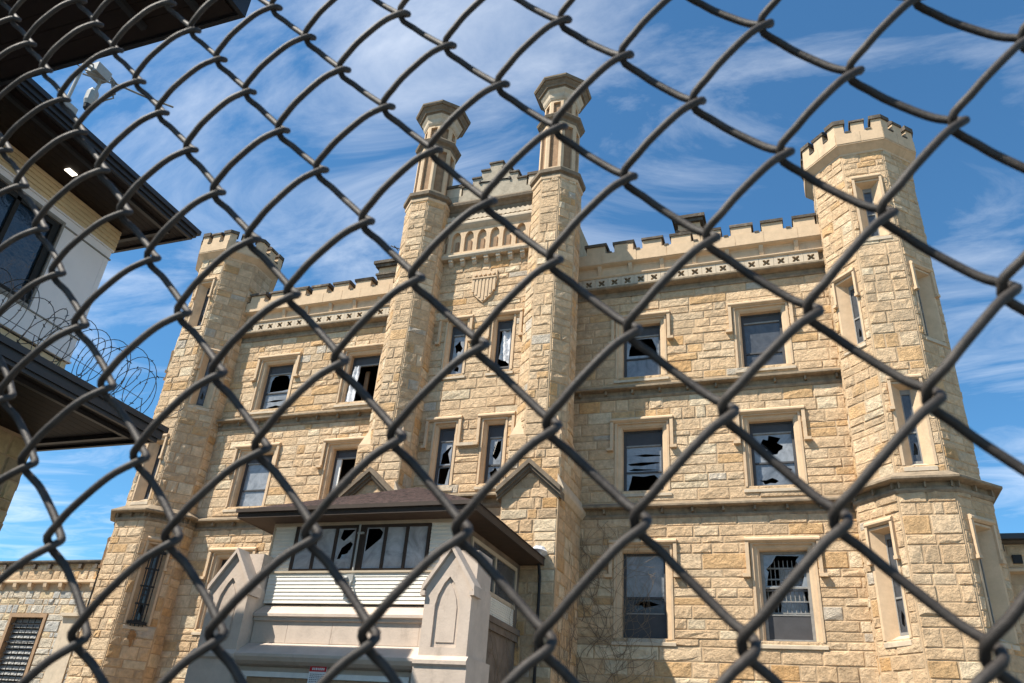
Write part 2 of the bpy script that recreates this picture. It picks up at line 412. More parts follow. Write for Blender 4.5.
def sash_window(parent, fr, c, hw, zs, zh, rec, head=.24, rail=.36, panel=0.0, fm=FRAME):
    """frame with blank head panel and a meeting rail; returns frame object and pane rectangles"""
    d = -rec; mb = MB(); w = .07
    for a, b in ((c-hw, c-hw+w), (c+hw-w, c+hw)): fr.box(mb, a, b, d-.08, d, zs, zh)
    fr.box(mb, c-hw+w, c+hw-w, d-.08, d, zs, zs+w); fr.box(mb, c-hw+w, c+hw-w, d-.08, d, zh-.05, zh)
    zr = zs + panel + rail*(zh-zs-panel)
    f = obj('window', mb, fm, parent)
    if head:
        mb = MB(); fr.box(mb, c-hw+w, c+hw-w, d-.07, d-.02, zh-head, zh-.05); obj('head_panel', mb, PANEL, f)
        mb = MB(); fr.box(mb, c-hw+w, c+hw-w, d-.07, d-.005, zh-head-.045, zh-head); obj('sash_rail', mb, GREYF, f)
    mb = MB(); fr.box(mb, c-hw+w, c+hw-w, d-.07, d-.008, zr-.022, zr+.022); obj('sash_rail', mb, FRAME if fm is FRAME else GREYF, f)
    if panel:
        mb = MB(); fr.box(mb, c-hw+w, c+hw-w, d-.07, d-.02, zs+w, zs+panel-.03); obj('lower_panel', mb, PANEL, f)
        mb = MB(); fr.box(mb, c-hw+w, c+hw-w, d-.07, d-.008, zs+panel-.03, zs+panel); obj('sash_rail', mb, GREYF, f)
    a0, a1 = c-hw+w, c+hw-w
    up = (a0, a1, zr+.022, zh-(head+.045 if head else .05)); lo = (a0, a1, zs+(panel if panel else w), zr-.022)
    return f, up, lo, d-.045
def pane(f, fr, R, d, material, holes=()): return fill_poly(rect(*R), list(holes), fr, d, .005, 'pane', material, f)

# ================================================================ ground
def build_ground():
    mb = MB(); mb.add([(-900, -900, 0), (900, -900, 0), (900, 900, 0), (-900, 900, 0)], [(0, 1, 2, 3)])
    o = obj('ground', mb, GRAVEL); o['kind'] = 'structure'
build_ground()

# ================================================================ prison building
PB = thing('prison_building', 'long castle-like prison of buff limestone with two corner towers and broken windows', 'building', (0, 0, 0))
XI, XO, HW = 4.569, 7.9025, 0.541
ROWS = [(11.636, 13.37), (8.304, 10.079), (4.653, 6.72)]
wf = front(0.0)
OW = .19
def wing_open(side): return [(side*x-HW-OW, side*x+HW+OW, zs, zh+.17) for x in (XI, XO) for zs, zh in ROWS]

# cores: solid masonry behind the facing stones
for side in (-1, 1):
    a, b = sorted((side*2.4, side*10.2))
    mb = wall(MB(), wf, a, b, 0, 15.5, wing_open(side)); obj('wing_wall', mb, MORTAR, PB)
    courses(wf, a+(.1 if side > 0 else 0), b-(.1 if side < 0 else 0), 2.6, 7.6, wing_open(side), [4.48, 4.653, 5.6, 6.89], (.2, .3))
    courses(wf, a, b, 8.0, 10.95, wing_open(side), [8.304, 9.2, 10.25])
    courses(wf, a, b, 11.42, 14.4, wing_open(side), [11.636, 12.5, 13.54])
CY = -1.15
cfm = front(CY)
CW = .249; CO = .13
CR = [(11.65, 13.37), (8.28, 10.01)]
copen = [(sx*.738-CW-CO, sx*.738+CW+CO, zs, zh+.14) for sx in (-1, 1) for zs, zh in CR]
mb = wall(MB(), cfm, -2.35, 2.35, 0, 18.0, copen, .5); obj('centre_wall', mb, MORTAR, PB)
courses(cfm, -1.75, 1.75, 8.05, 11.45, copen, [8.28, 10.15, 11.45])
courses(cfm, -1.75, 1.75, 11.45, 15.5, copen, [11.65, 13.51])
# sides of the centre block and roof slabs, floors and back wall closing the rooms
mb = MB()
for sx in (-1, 1): mb.box(*sorted((sx*2.35, sx*2.0)), CY, 5.8, 0.0, 18.0)
obj('centre_side_wall', mb, MORTAR, PB)
mb = MB()
mb.box(-11, 11, 5.8, 6.2, 0, 15.4); obj('rear_wall', mb, MORTAR, PB)
mb = MB()
for z in (3.6, 7.45, 10.85): mb.box(-10.4, 10.4, .47, 5.8, z, z+.2)
for x in (-10.4, -6.2, -2.6, 2.5, 6.2, 10.2): mb.box(x, x+.15, .47, 5.8, 3.8, 15.2)
mb.box(-1.98, 1.98, 4.2, 4.4, 0.2, 17.6); mb.box(-1.98, 1.98, -.63, 4.2, 11.0, 11.2); mb.box(-1.98, 1.98, -.63, 4.2, 7.6, 7.8)
mb.box(-10.4, 10.4, 2.9, 3.1, 3.8, 15.2)
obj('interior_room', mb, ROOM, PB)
mb = MB(); mb.box(-11, -2.36, .21, 5.8, 15.2, 15.4); mb.box(2.36, 11, .21, 5.8, 15.2, 15.4); mb.box(-1.99, 1.99, -.64, 5.8, 17.6, 17.8); obj('flat_roof', mb, TARBLK, PB)

# string courses
def string_course(fr, a, b, z, deep=.23):
    mb = MB()
    fr.extr(mb, [(-.05, z+.25), (.02, z+.25), (deep, z+.14), (deep, z+.095), (deep-.02, z+.08), (.02, z+.07), (.0, z-.06), (.045, z-.08), (.05, z-.12), (.02, z-.17), (-.05, z-.18)], a, b)
    n = int((b-a)/.72)
    for k in range(n):
        x = a + (k+.5)*(b-a)/n; fr.box(mb, x-.025, x+.025, .0, deep-.1, z-.04, z+.071)
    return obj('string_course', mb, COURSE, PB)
for side in (-1, 1):
    a, b = sorted((side*2.45, side*10.0))
    string_course(wf, a, b, 11.12); string_course(wf, a, b, 7.72)
string_course(cfm, -1.75, 1.75, 7.78, .25)

# wing windows with surrounds and hood moulds
for side in (-1, 1):
    for x in (XI, XO):
        for r, (zs, zh) in enumerate(ROWS):
            c = side*x
            surround(PB, wf, c, HW, zs, zh, OW)
            hood(PB, wf, c, .852, zh+.27, .86)
def build_wing_windows():
    # right wing, top row
    f, U, Lo, d = sash_window(PB, wf, XI, HW, *ROWS[0], .24, head=.3, rail=.4)
    arch = [(U[0]+.06, U[2]+.1)] + [(U[0]+.08+.78*t, U[2]+.3+.5*math.sin(math.pi*t)**.6) for t in (0, .1, .25, .4, .55, .7, .85, 1)] + [(U[1]-.07, U[2]+.08)]
    arch = [(min(max(a, U[0]+.03), U[1]-.03), min(z, U[3]-.04)) for a, z in arch]
    pane(f, wf, U, d, GL_PALE, [arch]); pane(f, wf, Lo, d, GL_MID)
    mb = MB(); wf.box(mb, U[0], U[1], -.62, -.58, U[2]+.12, U[2]+.17)
    for k in range(9): wf.box(mb, U[0]+.05+k*.1, U[0]+.07+k*.1, -.62, -.6, Lo[2], U[2]+.12)
    obj('inner_rail', mb, WOODF, f)
    f, U, Lo, d = sash_window(PB, wf, XO, HW, *ROWS[0], .24, head=.24, rail=.3)
    pane(f, wf, U, d, GL_DARK); pane(f, wf, Lo, d, GL_DARK)
    # right wing, middle row
    f, U, Lo, d = sash_window(PB, wf, XI, HW, *ROWS[1], .24, head=.42, rail=.33)
    pane(f, wf, U, d, GL_PALE, [[(U[0]+.2, U[2]+.47), (U[0]+.5, U[2]+.5), (U[1]-.04, U[2]+.46), (U[1]-.03, U[2]+.43), (U[0]+.5, U[2]+.42)], [(U[0]+.03, U[2]+.24), (U[0]+.4, U[2]+.27), (U[1]-.1, U[2]+.26), (U[1]-.03, U[2]+.23), (U[0]+.4, U[2]+.17), (U[0]+.1, U[2]+.19)], [(U[0]+.05, U[2]+.05), (U[0]+.2, U[2]+.1), (U[1]-.05, U[2]+.04), (U[0]+.25, U[2]+.03)]])
    pane(f, wf, Lo, d, GL_PALE, [[(Lo[0]+.04, Lo[2]+.03), (Lo[1]-.04, Lo[2]+.02), (Lo[1]-.09, Lo[3]-.16), (Lo[1]-.2, Lo[3]-.05), (Lo[0]+.45, Lo[3]-.09), (Lo[0]+.15, Lo[3]-.05), (Lo[0]+.12, Lo[3]-.2)]])
    f, U, Lo, d = sash_window(PB, wf, XO, HW, *ROWS[1], .24, head=.27, rail=.38)
    pane(f, wf, U, d, GL_PALE, [jag(U[0]+.44, U[2]+.46, .33, .33, 15, 4)])
    pane(f, wf, Lo, d, GL_MID, [jag(Lo[0]+.3, Lo[2]+.13, .26, .1, 9, 9), jag(Lo[1]-.22, Lo[3]-.16, .18, .13, 8, 10)])
    # right wing, bottom row
    f, U, Lo, d = sash_window(PB, wf, XI, HW, *ROWS[2], .24, head=0, rail=.25, panel=.62)
    pane(f, wf, U, d, GL_PALE); pane(f, wf, Lo, d, GL_DARK, [jag((Lo[0]+Lo[1])/2, Lo[3]-.12, .36, .09, 11, 3)])
    f, U, Lo, d = sash_window(PB, wf, XO, HW, *ROWS[2], .24, head=0, rail=.42, panel=.62, fm=GREYF)
    pane(f, wf, U, d, GL_PALE, [[(U[0]+.03, U[2]+.03), (U[1]-.12, U[2]+.02), (U[1]-.05, U[2]+.25), (U[1]-.16, U[2]+.5), (U[1]-.2, U[2]+.62), (U[1]-.12, U[3]-.05), (U[0]+.3, U[3]-.03), (U[0]+.2, U[3]-.2), (U[0]+.05, U[3]-.35), (U[0]+.1, U[2]+.35)]])
    mb = MB()
    for k in range(5): wf.box(mb, Lo[0], Lo[1], -.5, -.47, Lo[2]+.05+k*.26, Lo[2]+.085+k*.26)
    for k in range(10): wf.box(mb, Lo[0]+.03+k*.1, Lo[0]+.05+k*.1, -.5, -.48, Lo[2], U[3]-.1)
    obj('iron_bar_grille', mb, GREYF, f)
    crumple('torn_sheet', wf, [(Lo[0]+.3, Lo[2]+.05), (Lo[1]-.02, Lo[2]), (U[1]-.15, U[2]+.5), (U[0]+.35, U[2]+.55)], -.72, .03, SHEET, f, 3)
    # left wing, top row
    f, U, Lo, d = sash_window(PB, wf, -XO, HW, *ROWS[0], .24, head=.3, rail=.4)
    arch = [(U[0]+.12, U[2]+.04), (U[0]+.12, U[2]+.45), (U[0]+.2, U[2]+.62), (U[0]+.45, U[2]+.68), (U[1]-.2, U[2]+.62), (U[1]-.1, U[2]+.45), (U[1]-.06, U[2]+.1), (U[1]-.3, U[2]+.06)]
    pane(f, wf, U, d, GL_PALE, [arch])
    pane(f, wf, Lo, d, GL_PALE, [[(Lo[0]+.06, Lo[2]+.32), (Lo[0]+.4, Lo[2]+.38), (Lo[1]-.08, Lo[2]+.36), (Lo[0]+.5, Lo[2]+.3)], [(Lo[0]+.1, Lo[2]+.1), (Lo[0]+.5, Lo[2]+.18), (Lo[1]-.1, Lo[2]+.1), (Lo[0]+.4, Lo[2]+.06)]])
    f, U, Lo, d = sash_window(PB, wf, -XI, HW, *ROWS[0], .24, head=.3, rail=.04)
    crumple('torn_curtain', wf, [(U[0]-.1, Lo[2]), (U[0]+.3, Lo[2]), (U[0]+.28, U[3]-.02), (U[0]+.1, U[3]-.05)], -.16, .035, SHEET, f, 5)
    mb = MB(); wf.box(mb, U[0]+.22, U[0]+.36, -.7, -.64, Lo[2], U[3]); obj('inner_shutter', mb, WOODF, f)
    # left wing, middle row
    f, U, Lo, d = sash_window(PB, wf, -XO, HW, *ROWS[1], .24, head=.25, rail=.34)
    pane(f, wf, U, d, GL_PALE); pane(f, wf, Lo, d, GL_PALE)
    f, U, Lo, d = sash_window(PB, wf, -XI, HW, *ROWS[1], .24, head=.25, rail=.1)
    mb = MB(); wf.box(mb, U[0], U[0]+.17, d-.03, d+.02, Lo[2], U[3]); obj('sash_stile', mb, WHITEP, f)
    pane(f, wf, Lo, d, GL_MID)
    # left wing, bottom row
    for x in (-XO, -XI):
        f, U, Lo, d = sash_window(PB, wf, x, HW, *ROWS[2], .24, head=0, rail=.45)
        pane(f, wf, U, d, GL_DARK, [jag(x-.1, (U[2]+U[3])/2+.1, .25, .35, 9, 31)]); pane(f, wf, Lo, d, GL_DARK)
build_wing_windows()

def build_centre_windows():
    for r, (zs, zh) in enumerate(CR):
        for sx in (-1, 1): surround(PB, cfm, sx*.738, CW, zs, zh, CO, recess=.18, ot=.14)
        zt = zh + (.26 if r else .2)
        for sx in (-1, 1): hood(PB, cfm, sx*.79, .545, zt, .84, w=.08, proj=.11, ret=.07 if False else .05)
        mb = MB(); cfm.box(mb, -.3, .3, -.02, .125, zt-.92, zt-.83); obj('label_stop', mb, PALE, PB)
    def w(c, row, head, rail): return sash_window(PB, cfm, c, CW, *CR[row], .18, head=head, rail=rail)
    f, U, Lo, d = w(-.738, 0, .3, .3)
    pane(f, cfm, U, d, GL_PALE, [jag(-.75, U[2]+.45, .15, .26, 9, 21)]); pane(f, cfm, Lo, d, GL_MID, [jag(-.74, Lo[2]+.2, .1, .12, 7, 22)])
    crumple('torn_sheet', cfm, [(U[0], U[2]-.05), (U[1], U[2]), (U[1], U[2]+.22), (U[0], U[2]+.25)], -.3, .03, SHEET, f, 8)
    f, U, Lo, d = w(.738, 0, .28, .1)
    pane(f, cfm, Lo, d, GL_PALE)
    crumple('torn_sheet', cfm, [(U[0]+.02, U[2]+.3), (U[1], U[2]+.12), (U[1]-.02, U[3]), (U[0]+.06, U[3])], -.24, .035, SHEET, f, 9)
    f, U, Lo, d = w(-.738, 1, .36, .36)
    pane(f, cfm, U, d, GL_PALE, [[(U[0]+.05, U[2]+.04), (U[1]-.03, U[2]+.05), (U[1]-.12, U[2]+.35), (U[1]-.03, U[2]+.55), (U[1]-.06, U[3]-.12), (U[0]+.2, U[3]-.2), (U[0]+.07, U[3]-.34)]])
    pane(f, cfm, Lo, d, GL_PALE, [[(Lo[0]+.03, Lo[2]+.06), (Lo[1]-.12, Lo[2]+.03), (Lo[1]-.05, Lo[3]-.1), (Lo[1]-.03, Lo[3]-.02), (Lo[0]+.03, Lo[3]-.03)]])
    f, U, Lo, d = w(.738, 1, .34, .33)
    pane(f, cfm, U, d, GL_PALE, [[(U[0]+.09, U[2]+.25), (U[0]+.2, U[2]+.14), (U[0]+.26, U[2]+.22), (U[1]-.03, U[2]+.4), (U[1]-.03, U[3]-.05), (U[0]+.2, U[3]-.1), (U[0]+.13, U[2]+.5)]])
    pane(f, cfm, Lo, d, GL_PALE, [jag(.74, Lo[2]+.26, .14, .2, 9, 41)])
    mb = MB()
    mb.tube([cfm.p(U[0]+.12, d+.01, U[2]+.3), cfm.p(U[0]+.22, d+.01, U[3]-.06)], .008, 4); obj('hanging_cord', mb, WHITEP, f)
build_centre_windows()

# ---- cornice of the wings: lip, tracery band, cavetto, parapet and merlons
def tracery_mesh():
    fr = front(0.0); bm = bmesh.new(); edges = []
    w, h = .2, .18
    X = []
    for k in range(4):
        q = math.radians(45+90*k)
        for da, rr in ((-.5, .035), (-.32, .105), (0, .135), (.32, .105)):
            pass
    for k in range(4):
        q = math.radians(45+90*k); c, s = math.cos(q), math.sin(q)
        for al, ac in ((.035, -.035), (.085, -.04), (.135, 0), (.085, .04)):
            X.append((c*al - s*ac, s*al + c*ac))
    for loop in [rect(-w+.004, w-.004, -h, h), X]:
        vs = [bm.verts.new(fr.p(a, .1, z)) for a, z in loop]; edges += [bm.edges.new((vs[i], vs[(i+1) % len(vs)])) for i in range(len(vs))]
    bmesh.ops.triangle_fill(bm, use_beauty=True, edges=edges, normal=fr.n)
    r = bmesh.ops.extrude_face_region(bm, geom=bm.faces[:])
    for e in r['geom']:
        if isinstance(e, bmesh.types.BMVert): e.co += fr.n*(-.09)
    bmesh.ops.recalc_face_normals(bm, faces=bm.faces[:])
    me = bpy.data.meshes.new('tracery_panel'); bm.to_mesh(me); bm.free(); me.materials.append(PALE); return me
TRAC = tracery_mesh()
def mk_merlon(fr, a0, a1, zb, zt, d0, d1, parent, wob=True):
    mb = MB(); fr.box(mb, a0, a1, d0, d1, zb, zt-.13); o = obj('merlon', mb, TRIM, parent)
    mb = MB(); e = .045; r = (lambda: random.uniform(-.026, .026)) if wob else (lambda: 0)
    fr.extr(mb, [(d0-e, zt-.13), (d1+e+r(), zt-.13), (d1+e+r(), zt-.05), (d1-.03, zt+r()), (d0+.03, zt+r()), (d0-e, zt-.05)], a0-e+r(), a1+e+r())
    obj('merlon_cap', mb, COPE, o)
for side in (-1, 1):
    a, b = sorted((side*2.4, side*10.0))
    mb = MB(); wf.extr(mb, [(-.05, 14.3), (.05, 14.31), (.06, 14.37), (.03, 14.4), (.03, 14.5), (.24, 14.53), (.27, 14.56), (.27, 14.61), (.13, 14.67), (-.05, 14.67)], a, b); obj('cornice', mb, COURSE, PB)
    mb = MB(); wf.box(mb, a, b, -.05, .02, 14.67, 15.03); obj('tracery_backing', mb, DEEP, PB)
    n = int((b-a)/.4)
    for k in range(n):
        o = obj('tracery_panel', None, None, PB, data=TRAC); o.location = (a+.2+k*.4, 0, 14.85)
    mb = MB(); wf.extr(mb, [(-.05, 15.03), (.12, 15.03), (.15, 15.07), (.15, 15.1), (.09, 15.13), (.09, 15.38), (.2, 15.42), (.25, 15.45), (.25, 15.84), (-.2, 15.84), (-.2, 15.14), (-.05, 15.14)], a, b); obj('parapet', mb, TRIM, PB)
    x = a
    while x < b-.05:          # parapet facing blocks with open joints
        xe = min(b, x + random.uniform(.7, 1.25)); mb = MB(); wf.box(mb, x+.005, xe-.005, .2, .26+random.uniform(0, .008), 15.462, 15.838); obj('parapet_block', mb, TRIM, PB); x = xe
    mb = MB(); nb = 8
    for k in range(nb+1):
        x = a + k*(b-a)/nb; wf.extr(mb, [(-.02, 15.12), (.1, 15.12), (.2, 15.38), (.2, 15.418), (-.02, 15.418)], x-.06, x+.06)
        if k < nb:
            w_ = (b-a)/nb
            wf.extr(mb, [(-.02, 15.34), (.1, 15.35), (.12, 15.419), (-.02, 15.419)], x+.06, x+w_-.06); wf.extr(mb, [(-.02, 15.12), (.08, 15.12), (.08, 15.2), (-.02, 15.24)], x+.06, x+w_-.06)
    obj('parapet_bracket', mb, TRIM, PB)
    x = 2.95
    while x < 9.75:
        mk_merlon(wf, *sorted((side*x, side*(x+.58))), 15.83, 16.25, -.18, .245, PB)
        g0, g1 = sorted((side*(x+.66), side*(x+.87-.08)))
        mb = MB(); wf.extr(mb, [(-.22, 15.83), (.285, 15.83), (.285, 15.88), (.1, 15.92), (-.22, 15.92)], g0+.0, g1-.0); obj('crenel_sill', mb, COPE, PB)
        x += .87
# chimneys behind the parapets
for x0, x1, y, zb, zt in ((5.45, 6.4, 1.3, 15.3, 18.0), (-5.4, -4.35, 1.0, 15.3, 17.8)):
    mb = MB(); mb.box(x0+.12, x1-.12, y, y+.7, zb, zt-.28); o = obj('chimney', mb, TRIM, PB)
    mb = MB(); mb.box(x0+.05, x1-.05, y-.07, y+.77, zt-.62, zt-.54); mb.box(x0+.02, x1-.02, y-.1, y+.8, zt-.28, zt-.16); mb.box(x0-.05, x1+.05, y-.17, y+.87, zt-.16, zt-.04); obj('chimney_cap', mb, COPE, o)
    mb = MB()
    for k in range(3): mb.box(x0+.12+k*.3, x0+.28+k*.3, y+.1, y+.6, zt-.04, zt+.08)
    obj('chimney_pot', mb, COPE, o)

# ---- octagonal corner towers
RT, RL, TY, TX = 1.2614, 1.3814, .143, 11.0
TWIN = {0: [(14.55, 16.3), (8.25, 10.2)], -1: [(11.58, 13.45), (4.6, 6.85)], 1: [(11.58, 13.45), (4.6, 6.85)]}
for side in (-1, 1):
    cx = side*TX
    mb = MB(); oct_stack(mb, cx, TY, [(RL-.32, 0), (RL-.32, 7.7), (RT-.32, 8.1), (RT-.32, 17.6), (RT-.32, 18.0)]); core = obj('corner_tower', mb, ROOM, PB)
    for k in range(8):
        kk = k if k <= 4 else k-8
        for r, z0, z1 in ((RL, 0, 7.66), (RT, 8.0, 17.42)):
            fr = octf(cx, TY, r, kk); hw = r*T22
            ops = [(-.36, .36, zs, zh+.12) for zs, zh in TWIN.get(kk, []) if z0 < zs < z1]
            mb = wall(MB(), fr, -hw, hw, z0, z1, ops, .3); obj('tower_wall', mb, MORTAR, PB)
            if abs(kk) <= 2:
                courses(fr, -hw+.01, hw-.01, max(z0, 2.6), z1, ops, [v for o in ops for v in (o[2], o[3])], (.22, .33), (.3, .62))
            for zs, zh in TWIN.get(kk, []):
                if not z0 < zs < z1: continue
                # splayed slit
                mb = MB(); a0, a1, d1 = .3, .11, -.22
                for sg in (-1, 1):
                    q = [(sg*.36, .02), (sg*a0, .02), (sg*a1, d1), (sg*a1, -.29), (sg*.36, -.29)]
                    mb.add([fr.p(a, d, zs) for a, d in q] + [fr.p(a, d, zh+.12) for a, d in q], [(i, (i+1) % 5, 5+(i+1) % 5, 5+i) for i in range(5)])
                fr.extr(mb, [(.02, zh+.119), (.02, zh+.07), (d1, zh), (-.29, zh), (-.29, zh+.119)], -a0, a0)
                obj('window_surround', mb, TRIM, PB)
                mb = MB(); fr.extr(mb, [(.035, zs-.14), (.035, zs-.05), (-.2, zs+.1), (-.29, zs+.1), (-.29, zs-.14)], -.34, .34); obj('window_sill', mb, PALE, PB)
                hood(PB, fr, 0, .37, zh+.25, .78 if zh > 7 else .85, w=.065, proj=.1, ret=.04)
                mb = MB(); fr.box(mb, -.115, -.085, -.27, -.22, zs+.1, zh); fr.box(mb, .085, .115, -.27, -.22, zs+.1, zh); fr.box(mb, -.085, .085, -.27, -.22, zs+.1, zs+.17); fr.box(mb, -.085, .085, -.27, -.225, zs+.85, zs+.89); fr.box(mb, -.085, .085, -.27, -.22, zh-.12, zh)
                w_ = obj('window', mb, GREYF if side > 0 else FRAME, PB)
                P = (-.085, .085, zs+.17, zs+.85); Q = (-.085, .085, zs+.89, zh-.12)
                rd = int(zs*7 + kk*3 + side)
                pane(w_, fr, P, -.25, GL_DARK, [jag(0, zs+.45, .06, .2, 7, rd)]); pane(w_, fr, Q, -.25, GL_DARK)
                if side < 0 and zs < 5:   # iron bars and rust streak
                    mb = MB()
                    for q in (-.16, -.05, .06, .17): mb.tube([fr.p(q, .07, zs-.05), fr.p(q, .07, zh-.1)], .018, 5)
                    for q in range(5): fr.box(mb, -.2, .2, .06, .085, zs+.05+q*.5, zs+.1+q*.5)
                    for zz in (zs+.02, zh-.2): fr.box(mb, -.26, .26, -.02, .09, zz, zz+.07)
                    obj('window_bar_grille', mb, IRON, PB)
                    mb = MB(); fr.poly(mb, jag(-.04, zs-.3, .14, .16, 23, 77), .03, .052); fr.poly(mb, jag(-.02, zs-.5, .05, .16, 13, 78), .03, .05); obj('rust_stain', mb, ORANGE, PB)
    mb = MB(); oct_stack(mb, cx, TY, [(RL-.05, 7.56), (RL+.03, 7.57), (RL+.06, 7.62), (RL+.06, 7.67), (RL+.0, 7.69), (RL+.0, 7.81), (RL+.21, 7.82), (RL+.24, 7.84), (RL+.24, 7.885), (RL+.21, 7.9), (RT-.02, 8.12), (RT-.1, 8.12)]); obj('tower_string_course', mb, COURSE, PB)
    mb = MB()
    for k in range(8):
        fr = octf(cx, TY, RL, k)
        for q in (-.52, .0, .52): fr.box(mb, q-.02, q+.02, -.01, .09, 7.68, 7.815)
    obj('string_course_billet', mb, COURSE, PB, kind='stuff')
    mb = MB(); oct_stack(mb, cx, TY, [(RT-.05, 17.36), (RT+.025, 17.38), (RT+.03, 17.44), (RT+.06, 17.47), (1.44, 17.6), (1.47, 17.62), (1.47, 18.04), (1.18, 18.04), (1.18, 17.36)]); obj('tower_parapet', mb, TRIM, PB)
    PR = 1.468; ph = PR*T22
    for k in range(8):
        fr = octf(cx, TY, PR, k)
        cut = random.uniform(-.22, .22)
        for a0, a1 in ((-ph, cut), (cut, ph)):
            mb = MB(); fr.box(mb, a0+.004, a1-.004, -.03, .012+random.uniform(0, .006), 17.66, 18.032); obj('parapet_block', mb, TRIM, PB)
        mk_merlon(fr, -.165, .165, 18.03, 18.5, -.26, 0, PB)
        fr2 = octf(cx, TY, PR, k+1); A = fr.p(ph, 0, 0); 
        # merlon bent round the corner
        def corner(z0, z1, e, e2):
            o1, o2 = fr.p(ph-.25-e, e, 0), fr2.p(-ph+.25+e, e, 0); i1, i2 = fr.p(ph-.25-e, -.26-e, 0), fr2.p(-ph+.25+e, -.26-e, 0)
            Rr = (PR+e)/math.cos(math.pi/8); q = math.radians(-90+45*k+22.5); co = (cx+Rr*math.cos(q), TY+Rr*math.sin(q), 0)
            Rr = (PR-.26-e)/math.cos(math.pi/8); ci = (cx+Rr*math.cos(q), TY+Rr*math.sin(q), 0)
            pl = [o1, co, o2, i2, ci, i1]
            return MB().add([(p[0], p[1], z0) for p in pl] + [(p[0], p[1], z1) for p in pl], [(0, 1, 4, 5), (1, 2, 3, 4), (6, 7, 10, 11), (7, 8, 9, 10)] + [(i, (i+1) % 6, 6+(i+1) % 6, 6+i) for i in range(6)])
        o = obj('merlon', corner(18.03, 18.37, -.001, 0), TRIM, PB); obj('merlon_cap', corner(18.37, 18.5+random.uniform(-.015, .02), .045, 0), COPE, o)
        for a0, a1 in ((-.345, -.19), (.19, .345)):
            mb = MB(); fr.extr(mb, [(-.3, 18.035), (.035, 18.035), (.035, 18.08), (-.1, 18.12), (-.3, 18.12)], a0, a1); obj('crenel_sill', mb, COPE, PB)

